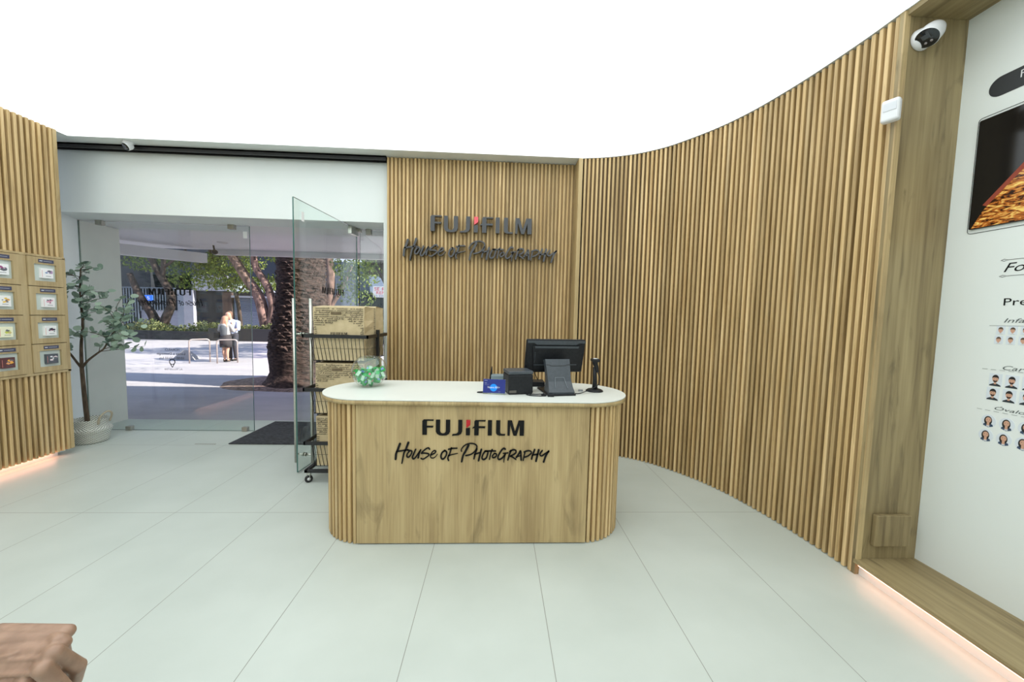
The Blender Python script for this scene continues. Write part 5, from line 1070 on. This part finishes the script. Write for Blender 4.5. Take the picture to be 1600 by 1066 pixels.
# buildings across the plaza
FY = 33
M_dark = noisy('dark_facade', (.008, .011, .017), (.02, .025, .035), (.8, .8, .8), .8)
M_wh = noisy('white_facade', (.26, .27, .33), (.30, .31, .37), (1, 1, 1), .8)
bd = thing('shop_building', 'dark building with white pillar and roller shutters across the plaza', 'building', (-22, FY, G))
MB().box((-42, FY, G), (-18.2, FY + 6, 3.1)).build('ground_storey', M_dark, bd)
MB().box((-42, FY - .3, 3.1), (-30.0, FY + 6, 8.5)).build('upper_storey', M_dark, bd)
MB().box((-27.9, FY - .25, G), (-27.3, FY, 3.1)).build('pillar', mat('pale_pillar', (.30, .33, .38), .8), bd)
MB().box((-27.3, FY - .35, G), (-26.5, FY, 3.1)).build('pillar', M_wh, bd)
MB().box((-31.0, FY - .2, G), (-27.9, FY, 1.30)).build('parapet', M_wh, bd)
MB().box((-26.6, FY - .3, 3.1), (-23.6, FY, 4.4)).build('white_fascia', M_wh, bd)
MB().box((-30, FY - .1, 4.4), (-18.2, FY + 6, 7.2)).build('upper_windows', mat('blue_grey_glass', (.018, .03, .05), .6), bd)
MB().box((-24.1, FY - .25, G), (-23.3, FY, 3.0)).build('column', mat('brown_column', (.06, .035, .03), .7), bd)
MB().box((-23.3, FY - .32, 2.55), (-19.0, FY - .05, 2.72)).build('lintel', M_wh, bd)
q = MB()
for k in range(24): q.add([(-23.2, FY - .05, G + k * .122), (-19.1, FY - .05, G + k * .122), (-19.1, FY - .13, G + k * .122 + .06), (-23.2, FY - .13, G + k * .122 + .06), (-23.2, FY - .05, G + k * .122 + .12), (-19.1, FY - .05, G + k * .122 + .12)], [(0, 1, 2, 3), (3, 2, 5, 4)])
q.build('roller_shutter', mat('shutter_grey', (.20, .24, .32), .5), bd)
q = MB()
for k in range(22): q.box((-32.9 + k * .23, FY - .45, 1.2 if k > 8 else G), (-32.84 + k * .23, FY - .39, 3.2))
q.box((-33, FY - .45, 3.15), (-27.9, FY - .38, 3.25)); q.build('bar_fence', mat('grey_bars', (.10, .13, .17), .5), bd)
sgn_ = thing('street_sign', 'small blue sign with a white numeral among the trees outside', 'sign', (-29.8, 32.2, G)); MB().tube([(-29.8, 32.3, G), (-29.8, 32.3, 2.4)], .03, 8).build('pole', M_black, sgn_)
MB().bbox((-30.15, 32.2, 2.08), (-29.45, 32.25, 2.56), .02).build('board', mat('sign_blue', (.03, .16, .75), .5, emis=(.03, .16, .75), es=.35), sgn_)
q = MB(); v, f = text_poly('5', .26, .22, .002, M=Matrix.Translation((-29.92, 32.2, 2.19)) @ FACE_NEG_Y); q.add(v, f); q.build('numeral', M_whitepl, sgn_)
b2 = thing('corner_building', 'dark building with a rental notice at the right of the outside view', 'building', (-11, 30, G))
MB().box((-15.5, 33, G), (2, 38, 3.3)).build('ground_storey', M_dark, b2)
MB().box((-15.5, 33.2, 3.3), (-11.5, 38, 6.0)).build('upper_storey', mat('blue_slate', (.07, .10, .16), .6), b2)
MB().box((-15.0, 32.8, 1.6), (-12.4, 33.0, 5.5)).build('shutter_front', mat('grey_front', (.16, .19, .24), .6), b2)
MB().box((-15.5, 32.9, .75), (2, 33.0, .85)).build('rail', mat('rail_grey', (.25, .28, .32), .5), b2)
q = MB(); q.prism([(-11.8, 4.9), (2, 3.5), (2, 4.9), (-11.8, 6.4)], 0, .3, Matrix.Translation((0, 32.9, 0)) @ FACE_NEG_Y); q.build('dark_awning', mat('awning_brown', (.03, .022, .02), .7), b2)
q = MB()
for k in range(14): q.box((-11.6 + k * .55, 32.55, 4.78 - k * .056), (-11.35 + k * .55, 32.58, 4.84 - k * .056))
q.build('light_string', mat('pale_bulbs', (.6, .5, .42), .5), b2)
rn = thing('rental_notice', 'white notice with red letters at the far right of the outside view', 'sign', (-10.3, 32.7, 2.9))
MB().box((-11.05, 32.7, 2.88), (-9.2, 32.73, 3.86)).build('board', M_whitepl, rn)
q = MB()
for txt, x, z, wd, hg in (('SE REN', -10.92, 3.47, 1.6, .30), ('RENTA', -10.75, 3.16, 1.4, .26)):
    v, f = text_poly(txt, hg, wd, .002, M=Matrix.Translation((x, 32.69, z)) @ FACE_NEG_Y); q.add(v, f)
q.build('lettering', mat('notice_red', (.65, .03, .10), .5), rn)
q = MB(); v, f = text_poly('55 5555 000', .16, 1.5, .002, M=Matrix.Translation((-10.92, 32.69, 2.93)) @ FACE_NEG_Y); q.add(v, f); q.build('telephone_number', mat('notice_blue', (.05, .10, .30), .5), rn)
# backdrop trees behind the buildings
for i, (x, y, zc, rx) in enumerate(((-34, 42, 7.5, 4.2), (-24, 43, 8.6, 3.6), (-9, 43, 8.0, 4.5))):
    tree('distant_tree', ['dark green tree far behind the left end of the buildings', 'dark green tree far behind the middle of the buildings', 'dark green tree far behind the right building'][i],
         [([(x, y, G), (x, y, 3), (x + .4, y, 6.5)], .35, .15)], [(x, y, zc, rx, 2.5, 2.6), (x + rx * .6, y, zc - 1.2, rx * .6, 2, 1.8)], 3500, .34, M_trunk, M_lv2, 30 + i)
